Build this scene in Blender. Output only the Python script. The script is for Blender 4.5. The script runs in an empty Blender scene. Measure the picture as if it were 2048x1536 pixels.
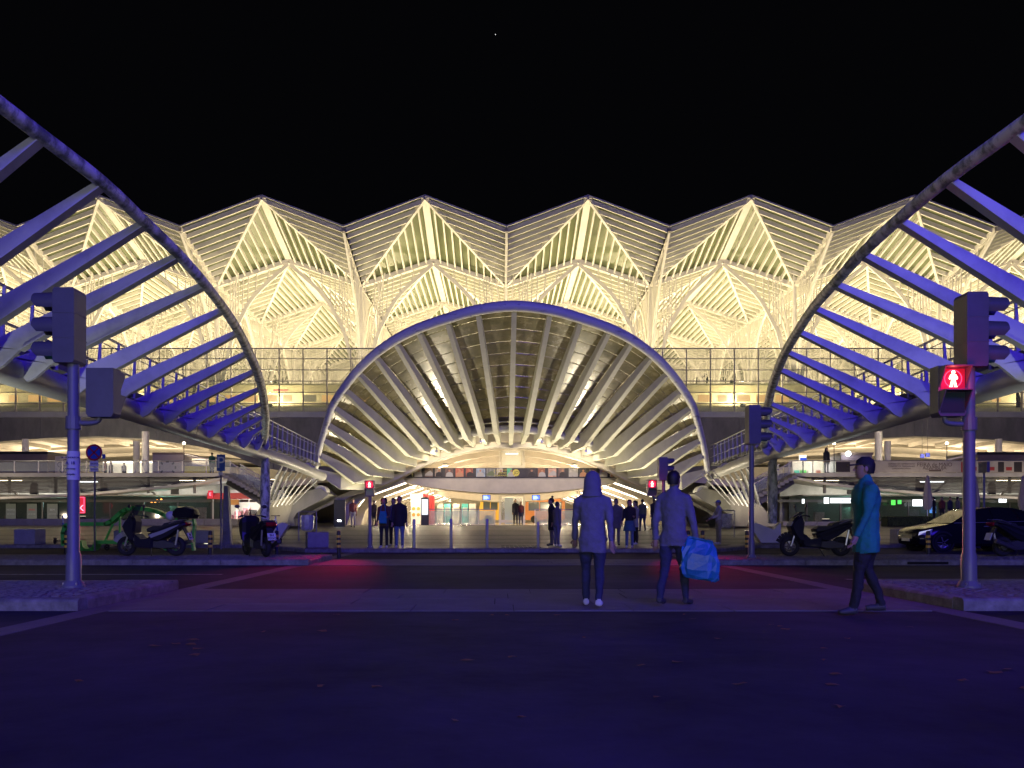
import bpy, math, random
from mathutils import Vector, Matrix
random.seed(7)
scene = bpy.context.scene
COL = scene.collection
R = math.radians
F = 1555.0            # focal length in photo pixels
CAMZ = 1.1
HOR = 1040.0
VPX = 1000.0
AX = 0.68             # the station's axis

# ------------------------------------------------------------------ camera
cam_d = bpy.data.cameras.new('camera')
cam = bpy.data.objects.new('camera', cam_d)
COL.objects.link(cam)
cam.location = (0, 0, CAMZ)
cam.rotation_euler = (R(90), 0, 0)
cam_d.sensor_width = 36.0
cam_d.lens = 36.0 * F / 2048.0
cam_d.shift_x = (1024 - VPX) / 2048.0
cam_d.shift_y = (HOR - 768) / 2048.0
cam_d.clip_end = 6000
scene.camera = cam

# ------------------------------------------------------------------ night sky
world = bpy.data.worlds.new('World')
scene.world = world
world.use_nodes = True
bg = world.node_tree.nodes['Background']
bg.inputs[0].default_value = (0.35, 0.36, 0.5, 1)
bg.inputs[1].default_value = 0.0035

# ------------------------------------------------------------------ lights of the surroundings
def light(name, kind, loc, energy, color, target=None, parent=None, **kw):
    d = bpy.data.lights.new(name, kind)
    d.energy = energy
    d.color = color
    for k, v in kw.items():
        setattr(d, k, v)
    o = bpy.data.objects.new(name, d)
    COL.objects.link(o)
    o.location = loc
    if target is not None:
        v = Vector(target) - Vector(loc)
        o.rotation_euler = v.to_track_quat('-Z', 'Y').to_euler()
    if parent is not None:
        o.parent = parent
        o.location = Vector(loc) - ORIGIN.get(parent.name, Vector())
    return o
ORIGIN = {}
# the violet-blue lit front of the shopping centre across the street, behind the camera
light('blue_shopfront_light', 'AREA', (12, -20, 21), 12000, (0.06, 0.025, 1.0), target=(0, 16, 1.0),
      shape='RECTANGLE', size=26, size_y=9)

# its low, white-lit ground floor windows (their reflection shows in the canopy glass)
light('white_shopfront_light', 'AREA', (-4, -26, 4.2), 2600, (0.82, 0.84, 1.0), target=(0, 30, 5.0),
      shape='RECTANGLE', size=30, size_y=3.5)

vs = scene.view_settings
vs.view_transform = 'Standard'
vs.look = 'None'
vs.exposure = 0.0
vs.gamma = 1.0
vs.use_curve_mapping = False
scene.render.film_transparent = False
cy = scene.cycles
cy.use_denoising = True
try:
    cy.denoiser = 'OPENIMAGEDENOISE'
    cy.denoising_prefilter = 'ACCURATE'
except Exception:
    pass
cy.max_bounces = 6
cy.diffuse_bounces = 3
cy.glossy_bounces = 3
cy.transmission_bounces = 4
cy.transparent_max_bounces = 12
cy.sample_clamp_indirect = 4.0
cy.caustics_reflective = False
cy.caustics_refractive = False
cy.use_light_tree = True

# ------------------------------------------------------------------ helpers
def P(px, py, Y):
    return Vector(((px - VPX) / F * Y, Y, CAMZ + (HOR - py) / F * Y))
def XP(px, Y):
    return (px - VPX) / F * Y
def ZP(py, Y):
    return CAMZ + (HOR - py) / F * Y
def lerp(a, b, t):
    return a + (b - a) * t
def mirror(v):
    return Vector((2 * AX - v[0], v[1], v[2]))

MATS = {}
def mat(name, col, rough=0.6, metal=0.0, var=0.0, scale=6.0, bump=0.0, spec=0.5, emit=None, estr=0.0,
        col2=None, trans=0.0, alpha=1.0, coat=0.0, stretch=None, detail=4.0, thresh=None):
    if name in MATS:
        return MATS[name]
    m = bpy.data.materials.new(name)
    m.use_nodes = True
    nt = m.node_tree
    b = nt.nodes['Principled BSDF']
    b.inputs['Base Color'].default_value = (*col, 1)
    b.inputs['Roughness'].default_value = rough
    b.inputs['Metallic'].default_value = metal
    b.inputs['Specular IOR Level'].default_value = spec
    b.inputs['Transmission Weight'].default_value = trans
    b.inputs['Alpha'].default_value = alpha
    b.inputs['Coat Weight'].default_value = coat
    if emit is not None:
        b.inputs['Emission Color'].default_value = (*emit, 1)
        b.inputs['Emission Strength'].default_value = estr
    if var or col2 or bump:
        tc = nt.nodes.new('ShaderNodeTexCoord')
        mp = nt.nodes.new('ShaderNodeMapping')
        nt.links.new(tc.outputs['Object'], mp.inputs['Vector'])
        if stretch:
            mp.inputs['Scale'].default_value = stretch
        n1 = nt.nodes.new('ShaderNodeTexNoise')
        n1.inputs['Scale'].default_value = scale
        n1.inputs['Detail'].default_value = detail
        n1.inputs['Roughness'].default_value = 0.65
        nt.links.new(mp.outputs['Vector'], n1.inputs['Vector'])
        ramp = nt.nodes.new('ShaderNodeValToRGB')
        c2 = col2 if col2 else tuple(max(0, c * (1 - var)) for c in col)
        c1 = col if col2 else tuple(min(1, c * (1 + var)) for c in col)
        lo, hi = thresh if thresh else (0.32, 0.68)
        ramp.color_ramp.elements[0].position = lo
        ramp.color_ramp.elements[1].position = hi
        ramp.color_ramp.elements[0].color = (*c2, 1)
        ramp.color_ramp.elements[1].color = (*c1, 1)
        nt.links.new(n1.outputs['Fac'], ramp.inputs['Fac'])
        nt.links.new(ramp.outputs['Color'], b.inputs['Base Color'])
        if bump:
            n2 = nt.nodes.new('ShaderNodeTexNoise')
            n2.inputs['Scale'].default_value = scale * 7
            n2.inputs['Detail'].default_value = 3
            nt.links.new(mp.outputs['Vector'], n2.inputs['Vector'])
            bp = nt.nodes.new('ShaderNodeBump')
            bp.inputs['Strength'].default_value = bump
            bp.inputs['Distance'].default_value = 0.02
            nt.links.new(n2.outputs['Fac'], bp.inputs['Height'])
            nt.links.new(bp.outputs['Normal'], b.inputs['Normal'])
            rr = nt.nodes.new('ShaderNodeMapRange')
            rr.inputs['To Min'].default_value = max(0.02, rough - 0.15)
            rr.inputs['To Max'].default_value = min(1, rough + 0.15)
            nt.links.new(n1.outputs['Fac'], rr.inputs['Value'])
            nt.links.new(rr.outputs['Result'], b.inputs['Roughness'])
    MATS[name] = m
    return m

class MB:
    def __init__(self):
        self.v = []
        self.f = []
        self.mi = []
        self.cur = 0
    def add(self, vs, fs):
        o = len(self.v)
        self.v += [Vector(p) for p in vs]
        for f in fs:
            self.f.append([i + o for i in f])
            self.mi.append(self.cur)
        return self
    def box(self, c, s, rot=None):
        hx, hy, hz = s[0] / 2, s[1] / 2, s[2] / 2
        c = Vector(c)
        pts = [Vector((x, y, z)) for z in (-hz, hz) for y in (-hy, hy) for x in (-hx, hx)]
        if rot is not None:
            pts = [rot @ p for p in pts]
        self.add([c + p for p in pts], [(0, 2, 3, 1), (4, 5, 7, 6), (0, 1, 5, 4), (2, 6, 7, 3), (0, 4, 6, 2), (1, 3, 7, 5)])
        return self
    def bbox(self, x0, x1, y0, y1, z0, z1):
        return self.box(((x0 + x1) / 2, (y0 + y1) / 2, (z0 + z1) / 2), (abs(x1 - x0), abs(y1 - y0), abs(z1 - z0)))
    def beam(self, a, b, w, h, up=(0, 0, 1), w2=None, h2=None):
        a, b = Vector(a), Vector(b)
        d = (b - a).normalized()
        up = Vector(up)
        s = d.cross(up)
        if s.length < 1e-5:
            s = d.cross(Vector((0, 1, 0)))
        s.normalize()
        u = s.cross(d).normalized()
        w2 = w if w2 is None else w2
        h2 = h if h2 is None else h2
        pts = []
        for p, ww, hh in ((a, w, h), (b, w2, h2)):
            pts += [p - s * ww / 2 - u * hh / 2, p + s * ww / 2 - u * hh / 2, p + s * ww / 2 + u * hh / 2, p - s * ww / 2 + u * hh / 2]
        self.add(pts, [(0, 3, 2, 1), (4, 5, 6, 7), (0, 1, 5, 4), (1, 2, 6, 5), (2, 3, 7, 6), (3, 0, 4, 7)])
        return self
    def tube(self, path, rad, n=12, caps=True, sx=1.0):
        path = [Vector(p) for p in path]
        if not hasattr(rad, '__len__'):
            rad = [rad] * len(path)
        rings = []
        pu = None
        for i, p in enumerate(path):
            if i == 0:
                d = path[1] - path[0]
            elif i == len(path) - 1:
                d = path[-1] - path[-2]
            else:
                d = (path[i + 1] - path[i]).normalized() + (path[i] - path[i - 1]).normalized()
            d.normalize()
            if pu is None:
                ref = Vector((0, 0, 1)) if abs(d.z) < 0.9 else Vector((0, 1, 0))
                s = d.cross(ref).normalized()
            else:
                s = (pu - d * pu.dot(d)).normalized()
            pu = s
            u = s.cross(d).normalized()
            rings.append([p + (s * math.cos(2 * math.pi * k / n) * sx + u * math.sin(2 * math.pi * k / n)) * rad[i] for k in range(n)])
        vs = [q for r in rings for q in r]
        fs = []
        for i in range(len(path) - 1):
            for k in range(n):
                k2 = (k + 1) % n
                fs.append((i * n + k, (i + 1) * n + k, (i + 1) * n + k2, i * n + k2))
        if caps:
            fs.append(tuple(range(n)))
            fs.append(tuple((len(path) - 1) * n + k for k in reversed(range(n))))
        self.add(vs, fs)
        return self
    def prism(self, poly, axis, a, b):
        """closed 2D outline pushed along an axis: axis 'y' -> poly in (x,z); 'x' -> (y,z); 'z' -> (x,y)"""
        n = len(poly)
        def mk(p, t):
            return {'y': (p[0], t, p[1]), 'x': (t, p[0], p[1]), 'z': (p[0], p[1], t)}[axis]
        vs = [mk(p, a) for p in poly] + [mk(p, b) for p in poly]
        fs = [tuple(range(n)), tuple(reversed(range(n, 2 * n)))]
        for i in range(n):
            j = (i + 1) % n
            fs.append((i, i + n, j + n, j))
        self.add(vs, fs)
        return self
    def strip(self, la, lb):
        """a sheet between two point rows"""
        n = len(la)
        self.add(list(la) + list(lb), [(i, i + 1, n + i + 1, n + i) for i in range(n - 1)])
        return self
    def slab(self, la, lb, d):
        """a thick sheet between two rows, d = offset vector"""
        n = len(la)
        d = Vector(d)
        vs = [Vector(p) for p in la] + [Vector(p) for p in lb]
        vs += [p + d for p in vs]
        fs = []
        m = 2 * n
        for i in range(n - 1):
            fs.append((i, i + 1, n + i + 1, n + i))
            fs.append((m + i, m + n + i, m + n + i + 1, m + i + 1))
            fs.append((i, m + i, m + i + 1, i + 1))
            fs.append((n + i, n + i + 1, m + n + i + 1, m + n + i))
        fs.append((0, n, m + n, m))
        fs.append((n - 1, m + n - 1, m + 2 * n - 1, 2 * n - 1))
        self.add(vs, fs)
        return self
    def lathe(self, prof, c, n=20, axis='z'):
        c = Vector(c)
        vs = []
        for r, h in prof:
            for k in range(n):
                a = 2 * math.pi * k / n
                p = {'z': (r * math.cos(a), r * math.sin(a), h), 'y': (r * math.cos(a), h, r * math.sin(a)),
                     'x': (h, r * math.cos(a), r * math.sin(a))}[axis]
                vs.append(c + Vector(p))
        fs = []
        for i in range(len(prof) - 1):
            for k in range(n):
                k2 = (k + 1) % n
                fs.append((i * n + k, i * n + k2, (i + 1) * n + k2, (i + 1) * n + k))
        fs.append(tuple(reversed(range(n))))
        fs.append(tuple((len(prof) - 1) * n + k for k in range(n)))
        self.add(vs, fs)
        return self
    def ball(self, c, r, n=10, m=7):
        c = Vector(c)
        r = Vector(r) if hasattr(r, '__len__') else Vector((r, r, r))
        vs = []
        for i in range(1, m):
            t = math.pi * i / m
            for k in range(n):
                a = 2 * math.pi * k / n
                vs.append(c + Vector((r.x * math.sin(t) * math.cos(a), r.y * math.sin(t) * math.sin(a), r.z * math.cos(t))))
        top = len(vs)
        vs += [c + Vector((0, 0, r.z)), c - Vector((0, 0, r.z))]
        fs = []
        for i in range(m - 2):
            for k in range(n):
                k2 = (k + 1) % n
                fs.append((i * n + k, (i + 1) * n + k, (i + 1) * n + k2, i * n + k2))
        for k in range(n):
            k2 = (k + 1) % n
            fs.append((top, k, k2))
            fs.append((top + 1, (m - 2) * n + k2, (m - 2) * n + k))
        self.add(vs, fs)
        return self
    def torus(self, c, R_, r, n=24, m=8, axis='y', sx=1.0):
        c = Vector(c)
        vs = []
        for i in range(n):
            a = 2 * math.pi * i / n
            for k in range(m):
                b = 2 * math.pi * k / m
                q = R_ + r * math.cos(b)
                h = r * math.sin(b) * sx
                p = {'y': (q * math.cos(a), h, q * math.sin(a)), 'z': (q * math.cos(a), q * math.sin(a), h),
                     'x': (h, q * math.cos(a), q * math.sin(a))}[axis]
                vs.append(c + Vector(p))
        fs = []
        for i in range(n):
            i2 = (i + 1) % n
            for k in range(m):
                k2 = (k + 1) % m
                fs.append((i * m + k, i2 * m + k, i2 * m + k2, i * m + k2))
        self.add(vs, fs)
        return self
    def mesh(self, name, mats, off=None, smooth=False):
        me = bpy.data.meshes.new(name)
        off = Vector(off) if off is not None else Vector()
        me.from_pydata([tuple(p - off) for p in self.v], [], self.f)
        if not isinstance(mats, (list, tuple)):
            mats = [mats]
        for m in mats:
            me.materials.append(m)
        if len(mats) > 1:
            me.polygons.foreach_set('material_index', self.mi)
        if smooth:
            me.polygons.foreach_set('use_smooth', [True] * len(me.polygons))
            try:
                me.set_sharp_from_angle(angle=R(40))
            except Exception:
                pass
        me.update()
        return me
    def build(self, name, mats, parent=None, smooth=False):
        off = ORIGIN.get(parent.name, Vector()) if parent is not None else None
        o = bpy.data.objects.new(name, self.mesh(name, mats, off, smooth))
        COL.objects.link(o)
        if parent is not None:
            o.parent = parent
            ORIGIN[o.name] = off
        return o

def tag(o, label=None, cat=None, group=None, kind=None):
    if label: o['label'] = label
    if cat: o['category'] = cat
    if group: o['group'] = group
    if kind: o['kind'] = kind
    return o
def thing(name, label, cat, loc=(0, 0, 0), group=None, rotz=0.0, local=False):
    """an Empty at the thing's base; local=True: parts are given in its own coordinates"""
    o = bpy.data.objects.new(name, None)
    o.empty_display_size = 0.2
    COL.objects.link(o)
    o.location = loc
    o.rotation_euler = (0, 0, rotz)
    ORIGIN[o.name] = Vector() if local else Vector(loc)
    return tag(o, label, cat, group)
def copy_tree(o, parent=None):
    c = o.copy()
    COL.objects.link(c)
    c.parent = parent
    ORIGIN[c.name] = Vector()
    for ch in [x for x in COL.objects if x.parent == o]:
        copy_tree(ch, c)
    return c
def inst(me, name, parent, loc=None):
    o = bpy.data.objects.new(name, me)
    COL.objects.link(o)
    o.parent = parent
    if loc is not None:
        o.location = loc
    return o
def text(s, name, m, size, loc, parent=None, rot=(R(90), 0, 0), ext=0.004, align='CENTER', sx=1.0, shear=0.0):
    c = bpy.data.curves.new(name, 'FONT')
    c.body = s
    c.size = size
    c.extrude = ext
    c.align_x = align
    c.align_y = 'CENTER'
    c.shear = shear
    t = bpy.data.objects.new(name, c)
    COL.objects.link(t)
    dg = bpy.context.evaluated_depsgraph_get()
    me = bpy.data.meshes.new_from_object(t.evaluated_get(dg))
    bpy.data.objects.remove(t)
    me.materials.clear()
    me.materials.append(m)
    for p in me.polygons:
        p.material_index = 0
    me.name = name
    o = bpy.data.objects.new(name, me)
    COL.objects.link(o)
    o.rotation_euler = rot
    o.scale = (sx, 1, 1)
    o.location = Vector(loc) - (ORIGIN.get(parent.name, Vector()) if parent else Vector())
    if parent:
        o.parent = parent
    return o
def ordinal(i):
    return ['first', 'second', 'third', 'fourth', 'fifth', 'sixth', 'seventh', 'eighth', 'ninth', 'tenth', 'eleventh',
            'twelfth', 'thirteenth', 'fourteenth', 'fifteenth'][i]

# ------------------------------------------------------------------ materials
STEEL = mat('white_painted_steel', (0.78, 0.76, 0.70), 0.45, var=0.06, scale=0.8)
GLASSROOF = mat('greenish_roof_glass', (0.17, 0.20, 0.10), 0.35, var=0.2, scale=0.35)
CONC = mat('pale_concrete', (0.52, 0.49, 0.43), 0.8, var=0.16, scale=0.7, bump=0.25, detail=8)
CONCD = mat('stained_concrete', (0.30, 0.29, 0.26), 0.85, col2=(0.15, 0.145, 0.13), scale=0.9, bump=0.3, stretch=(1, 1, 0.35), detail=10, thresh=(0.3, 0.75))
FINM = mat('painted_steel_fins', (0.62, 0.62, 0.63), 0.45, col2=(0.42, 0.42, 0.44), scale=1.6, detail=10, thresh=(0.3, 0.55))
TUBEM = mat('weathered_tube_paint', (0.74, 0.74, 0.70), 0.5, col2=(0.20, 0.22, 0.18), scale=2.6, bump=0.3, stretch=(2.2, 2.2, 1.0), detail=10, thresh=(0.40, 0.56))
TUBEC = mat('clean_tube_paint', (0.60, 0.59, 0.55), 0.45, var=0.10, scale=0.8)
RIBM = mat('canopy_rib_paint', (0.56, 0.55, 0.44), 0.5, var=0.12, scale=1.0, detail=8)
PANE = mat('canopy_glass_sheet', (0.44, 0.37, 0.18), 0.25, col2=(0.25, 0.24, 0.13), scale=1.4, bump=0.06, spec=0.9, detail=9)
DARK = mat('dark_metal', (0.03, 0.03, 0.035), 0.45)
BLACKG = mat('black_gloss', (0.012, 0.012, 0.014), 0.2, coat=0.4)
RUBBER = mat('tyre_rubber', (0.018, 0.018, 0.018), 0.85)
ALU = mat('brushed_metal', (0.5, 0.5, 0.5), 0.35, metal=0.9)
POLE = mat('signal_pole_paint', (0.16, 0.16, 0.19), 0.38, var=0.08, scale=3)
SIGB = mat('signal_housing', (0.10, 0.10, 0.12), 0.42, var=0.1, scale=4)
ASPH = mat('asphalt', (0.085, 0.082, 0.085), 0.85, col2=(0.030, 0.029, 0.032), scale=0.4, bump=0.9, detail=14, spec=0.06)
FLAG = mat('pale_crossing_stone', (0.17, 0.165, 0.165), 0.85, col2=(0.10, 0.097, 0.097), scale=1.4, bump=0.5, detail=9)
KERB = mat('kerb_limestone', (0.30, 0.29, 0.26), 0.8, col2=(0.12, 0.115, 0.10), scale=5, bump=0.6, detail=9)
COBB = mat('limestone_cobbles', (0.24, 0.235, 0.225), 0.75, col2=(0.11, 0.105, 0.10), scale=9, bump=0.4)
PLAZA = mat('plaza_cobbles', (0.30, 0.28, 0.24), 0.62, col2=(0.17, 0.16, 0.135), scale=14, bump=0.5)
BANDM = mat('dark_basalt_band', (0.085, 0.082, 0.075), 0.6, var=0.3, scale=10, bump=0.4)
CLEAR = mat('clear_rail_glass', (0.75, 0.85, 0.8), 0.06, alpha=0.16, spec=0.6)
SCREENG = mat('screen_glass', (0.55, 0.62, 0.45), 0.10, alpha=0.22, spec=0.5)
DGLASS = mat('dark_shop_glass', (0.03, 0.045, 0.04), 0.08, alpha=0.35, spec=0.6)
WHITEW = mat('white_wall', (0.72, 0.68, 0.6), 0.7, var=0.08, scale=2)
def glow(name, col, s):
    return mat(name, (0.02, 0.02, 0.02), 0.5, emit=col, estr=s)
WARML = glow('warm_lamp_glow', (1.0, 0.80, 0.50), 12)
COOLL = glow('cool_lamp_glow', (0.92, 0.97, 1.0), 10)
STRIP = glow('strip_glow', (1.0, 0.88, 0.68), 5.0)
REDL = glow('red_signal_glow', (1.0, 0.02, 0.06), 7)
REDMAN = glow('red_man_glow', (1.0, 0.22, 0.16), 14)
GREENL = glow('green_signal_glow', (0.02, 0.75, 0.65), 0.8)
WARM = (1.0, 0.80, 0.50)
# ------------------------------------------------------------------ ground and street
g = MB(); g.add([(-900, -300, -0.03), (900, -300, -0.03), (900, 1500, -0.03), (-900, 1500, -0.03)], [(0, 1, 2, 3)])
tag(g.build('ground', mat('dark_ground', (0.05, 0.05, 0.05), 0.9, var=0.2, scale=0.2)), kind='structure')
g = MB(); g.add([(-90, -40, 0), (90, -40, 0), (90, 33, 0), (-90, 33, 0)], [(0, 1, 2, 3)])
tag(g.build('road', ASPH), kind='structure')
SL, SR = -4.9, 5.4            # the two flush stone strips that edge the crossing
Z1 = 0.004

def plz(Y):                   # level of the gently rising plaza
    if Y < 31: return 0.13
    if Y < 50: return 0.13 + (Y - 31) / 19 * 0.62
    return 0.75

# flush stone strips, laid in slabs with open joints
for nm, X in (('stone_strip_left', SL), ('stone_strip_right', SR)):
    st = thing(nm, None, None, (X, 15, 0)); tag(st, kind='structure')
    y = 4.2
    while y < 26.0:
        L = 1.15 + random.uniform(-0.1, 0.1)
        m = MB(); m.bbox(X - 0.17, X + 0.17, y, y + L - 0.02, -0.01, Z1 + random.uniform(0, 0.004))
        m.build('stone', FLAG, st)
        y += L

# paved bands of the two medians where the crossing runs through
def paved(nm, y0, y1, slab, m_):
    root = thing(nm, None, None, (0, y0, 0)); tag(root, kind='structure')
    y = y0; row = 0
    while y < y1 - 0.05:
        d = min(slab, y1 - y)
        x = SL + 0.19
        if row % 2: x -= 0.0
        while x < SR - 0.2:
            L = random.uniform(1.15, 1.9); L = min(L, SR - 0.19 - x)
            if L > 0.05:
                b = MB(); b.bbox(x, x + L - 0.012, y, y + d - 0.014, -0.01, Z1 + 0.004 + random.uniform(0, 0.006)); b.build('slab', m_, root)
            x += L
        y += d; row += 1
paved('crossing_pavement_near', 9.35, 12.3, 0.74, FLAG)
paved('crossing_pavement_far', 18.8, 21.6, 0.7, FLAG)
# worn painted stop lines on the lanes
pl = MB()
paintw = mat('worn_road_paint', (0.30, 0.30, 0.30), 0.7, col2=(0.07, 0.07, 0.07), scale=6, detail=10, thresh=(0.35, 0.55))
for (x0, x1, y0) in ((-14, -5.6, 15.6), (-14, -6.3, 13.9), (6.4, 14, 14.3)):
    pl.add([(x0, y0, Z1), (x1, y0, Z1), (x1, y0 + 0.16, Z1), (x0, y0 + 0.16, Z1)], [(0, 1, 2, 3)])
tag(pl.build('lane_paint', paintw), kind='structure')

# raised islands with kerb stones and cobbles
def cobble_mesh():
    b = MB(); s = 0.05
    b.add([(-s, -s, -0.03), (s, -s, -0.03), (s, s, -0.03), (-s, s, -0.03),
           (-s, -s, -0.004), (s, -s, -0.004), (s, s, -0.004), (-s, s, -0.004),
           (-s * .72, -s * .72, 0.006), (s * .72, -s * .72, 0.006), (s * .72, s * .72, 0.006), (-s * .72, s * .72, 0.006)],
          [(0, 1, 5, 4), (1, 2, 6, 5), (2, 3, 7, 6), (3, 0, 4, 7), (4, 5, 9, 8), (5, 6, 10, 9), (6, 7, 11, 10), (7, 4, 8, 11), (8, 9, 10, 11)])
    return b
COBME = cobble_mesh().mesh('cobble', COBB)
COBV, COBF = cobble_mesh().v, cobble_mesh().f
def kerbstone(a, b, w, h, inward):
    """one kerb block from a to b, chamfered towards the road; inward = unit vector to the island"""
    a = Vector((a[0], a[1], 0)); b = Vector((b[0], b[1], 0)); n = Vector((inward[0], inward[1], 0))
    t = (b - a).normalized() * 0.006
    m = MB()
    prof = [(0, -0.03), (0, h - 0.035), (0.02, h - 0.012), (0.045, h), (w, h), (w, -0.03)]
    vs = [a + t + n * p + Vector((0, 0, q)) for p, q in prof] + [b - t + n * p + Vector((0, 0, q)) for p, q in prof]
    k = len(prof)
    fs = [tuple(range(k)), tuple(reversed(range(k, 2 * k)))] + [(i, i + k, (i + 1) % k + k, (i + 1) % k) for i in range(k)]
    m.add(vs, fs)
    return m
def island(nm, side, y0, y1, xin, xout, h, cobbles, kw=0.22):
    root = thing(nm, None, None, (xin, y0, 0)); tag(root, kind='structure')
    lo, hi = min(xin, xout), max(xin, xout)
    f = MB(); f.bbox(lo + (kw if side > 0 else 0), hi - (kw if side < 0 else 0), y0 + kw, y1 - kw, -0.02, h - 0.012)
    f.build('bedding', mat('cobble_joint_sand', (0.10, 0.095, 0.09), 0.95, var=0.3, scale=20, bump=0.5), root)
    for yk, inw in ((y0, (0, 1)), (y1, (0, -1))):
        x = xin
        while abs(x - xin) < abs(xout - xin) - 0.2:
            L = random.uniform(0.95, 1.15)
            x2 = x + side * L
            kerbstone((x, yk), (x2, yk), kw, h + random.uniform(-0.006, 0.006), inw).build('kerb_stone', KERB, root)
            x = x2
    y = y0 + kw
    while y < y1 - kw - 0.01:
        L = min(random.uniform(0.9, 1.1), y1 - kw - y)
        kerbstone((xin, y), (xin, y + L), kw, h + random.uniform(-0.004, 0.004), (side, 0)).build('kerb_stone', KERB, root)
        y += L
    # cobbles
    n = 0
    rest = MB()
    xs = []
    y = y0 + kw + 0.06
    cells = []
    while y < y1 - kw - 0.04:
        x = xin + side * (kw + 0.06 + random.uniform(0, 0.05))
        while abs(x - xin) < cobbles:
            cells.append((x, y)); x += side * 0.118
        y += 0.118
    cells.sort(key=lambda c: c[0] ** 2 + c[1] ** 2)
    for i, (x, y) in enumerate(cells):
        p = Vector((x + random.uniform(-.008, .008), y + random.uniform(-.008, .008), h - 0.002 + random.uniform(-.006, .006)))
        a = random.uniform(-0.2, 0.2); s = random.uniform(0.88, 1.08)
        if i < 140:
            o = inst(COBME, 'cobble', root, p - ORIGIN[root.name]); o.rotation_euler = (random.uniform(-.05, .05), random.uniform(-.05, .05), a); o.scale = (s, s, 1)
        else:
            rm = Matrix.Rotation(a, 3, 'Z')
            rest.add([p + rm @ Vector((v.x * s, v.y * s, v.z)) for v in COBV], COBF)
    tag(rest.build('cobble_field', COBB, root), kind='stuff')
island('median_island_left', -1, 9.4, 12.35, SL - 0.2, -26, 0.15, 6.2)
island('median_island_right', 1, 9.4, 12.35, SR + 0.2, 26, 0.15, 6.2)
island('parking_island_left', -1, 18.9, 21.6, SL + 0.25, -45, 0.14, 11)
island('parking_island_right', 1, 18.9, 21.6, SR - 0.1, 45, 0.14, 11)

# gully inlet in the kerb of the right island
m = MB(); m.bbox(9.9, 10.9, 18.895, 18.93, .02, .085); tag(m.build('gully_inlet', mat('inlet_black', (.008, .008, .008), .9)), 'dark gully slot in the kerb of the right parking island', 'drain')
# plaza: outline with a tongue that reaches the crossing
PF, PB = 26.3, 30.4           # front edge at the crossing / at the parking lanes
tx0, tx1 = -6.6, 7.3
pz = MB()
cols = [-90, -60, -30, -16, -9.5, tx0, -3, 0.6, 4, tx1, 10.2, 16, 30, 60, 90]
def pf(x):
    if tx0 <= x <= tx1: return PF
    if x < tx0: return min(PB, PF + (tx0 - x) / 2.9 * (PB - PF))
    return min(PB, PF + (x - tx1) / 2.9 * (PB - PF))
rows = [0, 0.03, 31.2, 36, 42, 50, 70, 118]
grid = []
for x in cols:
    f0 = pf(x) + 0.3
    grid.append([Vector((x, f0, 0.126)), Vector((x, f0 + 0.03, 0.126))] + [Vector((x, y, plz(y) - 0.004)) for y in rows[2:]])
vs = [p for c in grid for p in c]; nr = len(rows)
pz.add(vs, [(i * nr + j, (i + 1) * nr + j, (i + 1) * nr + j + 1, i * nr + j + 1) for i in range(len(cols) - 1) for j in range(nr - 1)])
# cobbled plaza material with a fine paved relief
def plaza_mat():
    m = mat('plaza_small_stones', (0.24, 0.22, 0.18), 0.5)
    nt = m.node_tree; b = nt.nodes['Principled BSDF']
    tc = nt.nodes.new('ShaderNodeTexCoord')
    vo = nt.nodes.new('ShaderNodeTexVoronoi'); vo.inputs['Scale'].default_value = 9.0
    vo2 = nt.nodes.new('ShaderNodeTexVoronoi'); vo2.inputs['Scale'].default_value = 9.0; vo2.feature = 'DISTANCE_TO_EDGE'
    no = nt.nodes.new('ShaderNodeTexNoise'); no.inputs['Scale'].default_value = 0.35; no.inputs['Detail'].default_value = 8
    for n in (vo, vo2, no): nt.links.new(tc.outputs['Object'], n.inputs['Vector'])
    rp = nt.nodes.new('ShaderNodeValToRGB')
    rp.color_ramp.elements[0].color = (0.085, 0.08, 0.065, 1); rp.color_ramp.elements[1].color = (0.25, 0.23, 0.19, 1)
    mx = nt.nodes.new('ShaderNodeMix'); mx.inputs[0].default_value = 0.5
    sp = nt.nodes.new('ShaderNodeSeparateColor'); nt.links.new(vo.outputs['Color'], sp.inputs[0])
    nt.links.new(sp.outputs[0], mx.inputs[2]); nt.links.new(no.outputs['Fac'], mx.inputs[3])
    nt.links.new(mx.outputs[0], rp.inputs['Fac'])
    nt.links.new(rp.outputs['Color'], b.inputs['Base Color'])
    bp = nt.nodes.new('ShaderNodeBump'); bp.inputs['Strength'].default_value = 0.8; bp.inputs['Distance'].default_value = 0.012
    cl = nt.nodes.new('ShaderNodeMath'); cl.operation = 'MINIMUM'; cl.inputs[1].default_value = 0.08
    nt.links.new(vo2.outputs['Distance'], cl.inputs[0]); nt.links.new(cl.outputs[0], bp.inputs['Height']); nt.links.new(bp.outputs['Normal'], b.inputs['Normal'])
    return m
plaza = pz.build('plaza_pavement', plaza_mat()); tag(plaza, kind='structure')
# smooth flagged floor of the hall
fl = MB(); fl.add([(-9.6, 50.2, 0.756), (10.9, 50.2, 0.756), (10.9, 112, 0.756), (-9.6, 112, 0.756)], [(0, 1, 2, 3)])
tag(fl.build('hall_floor', mat('polished_hall_floor', (0.42, 0.39, 0.33), 0.22, var=0.12, scale=1.2)), kind='structure')
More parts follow.
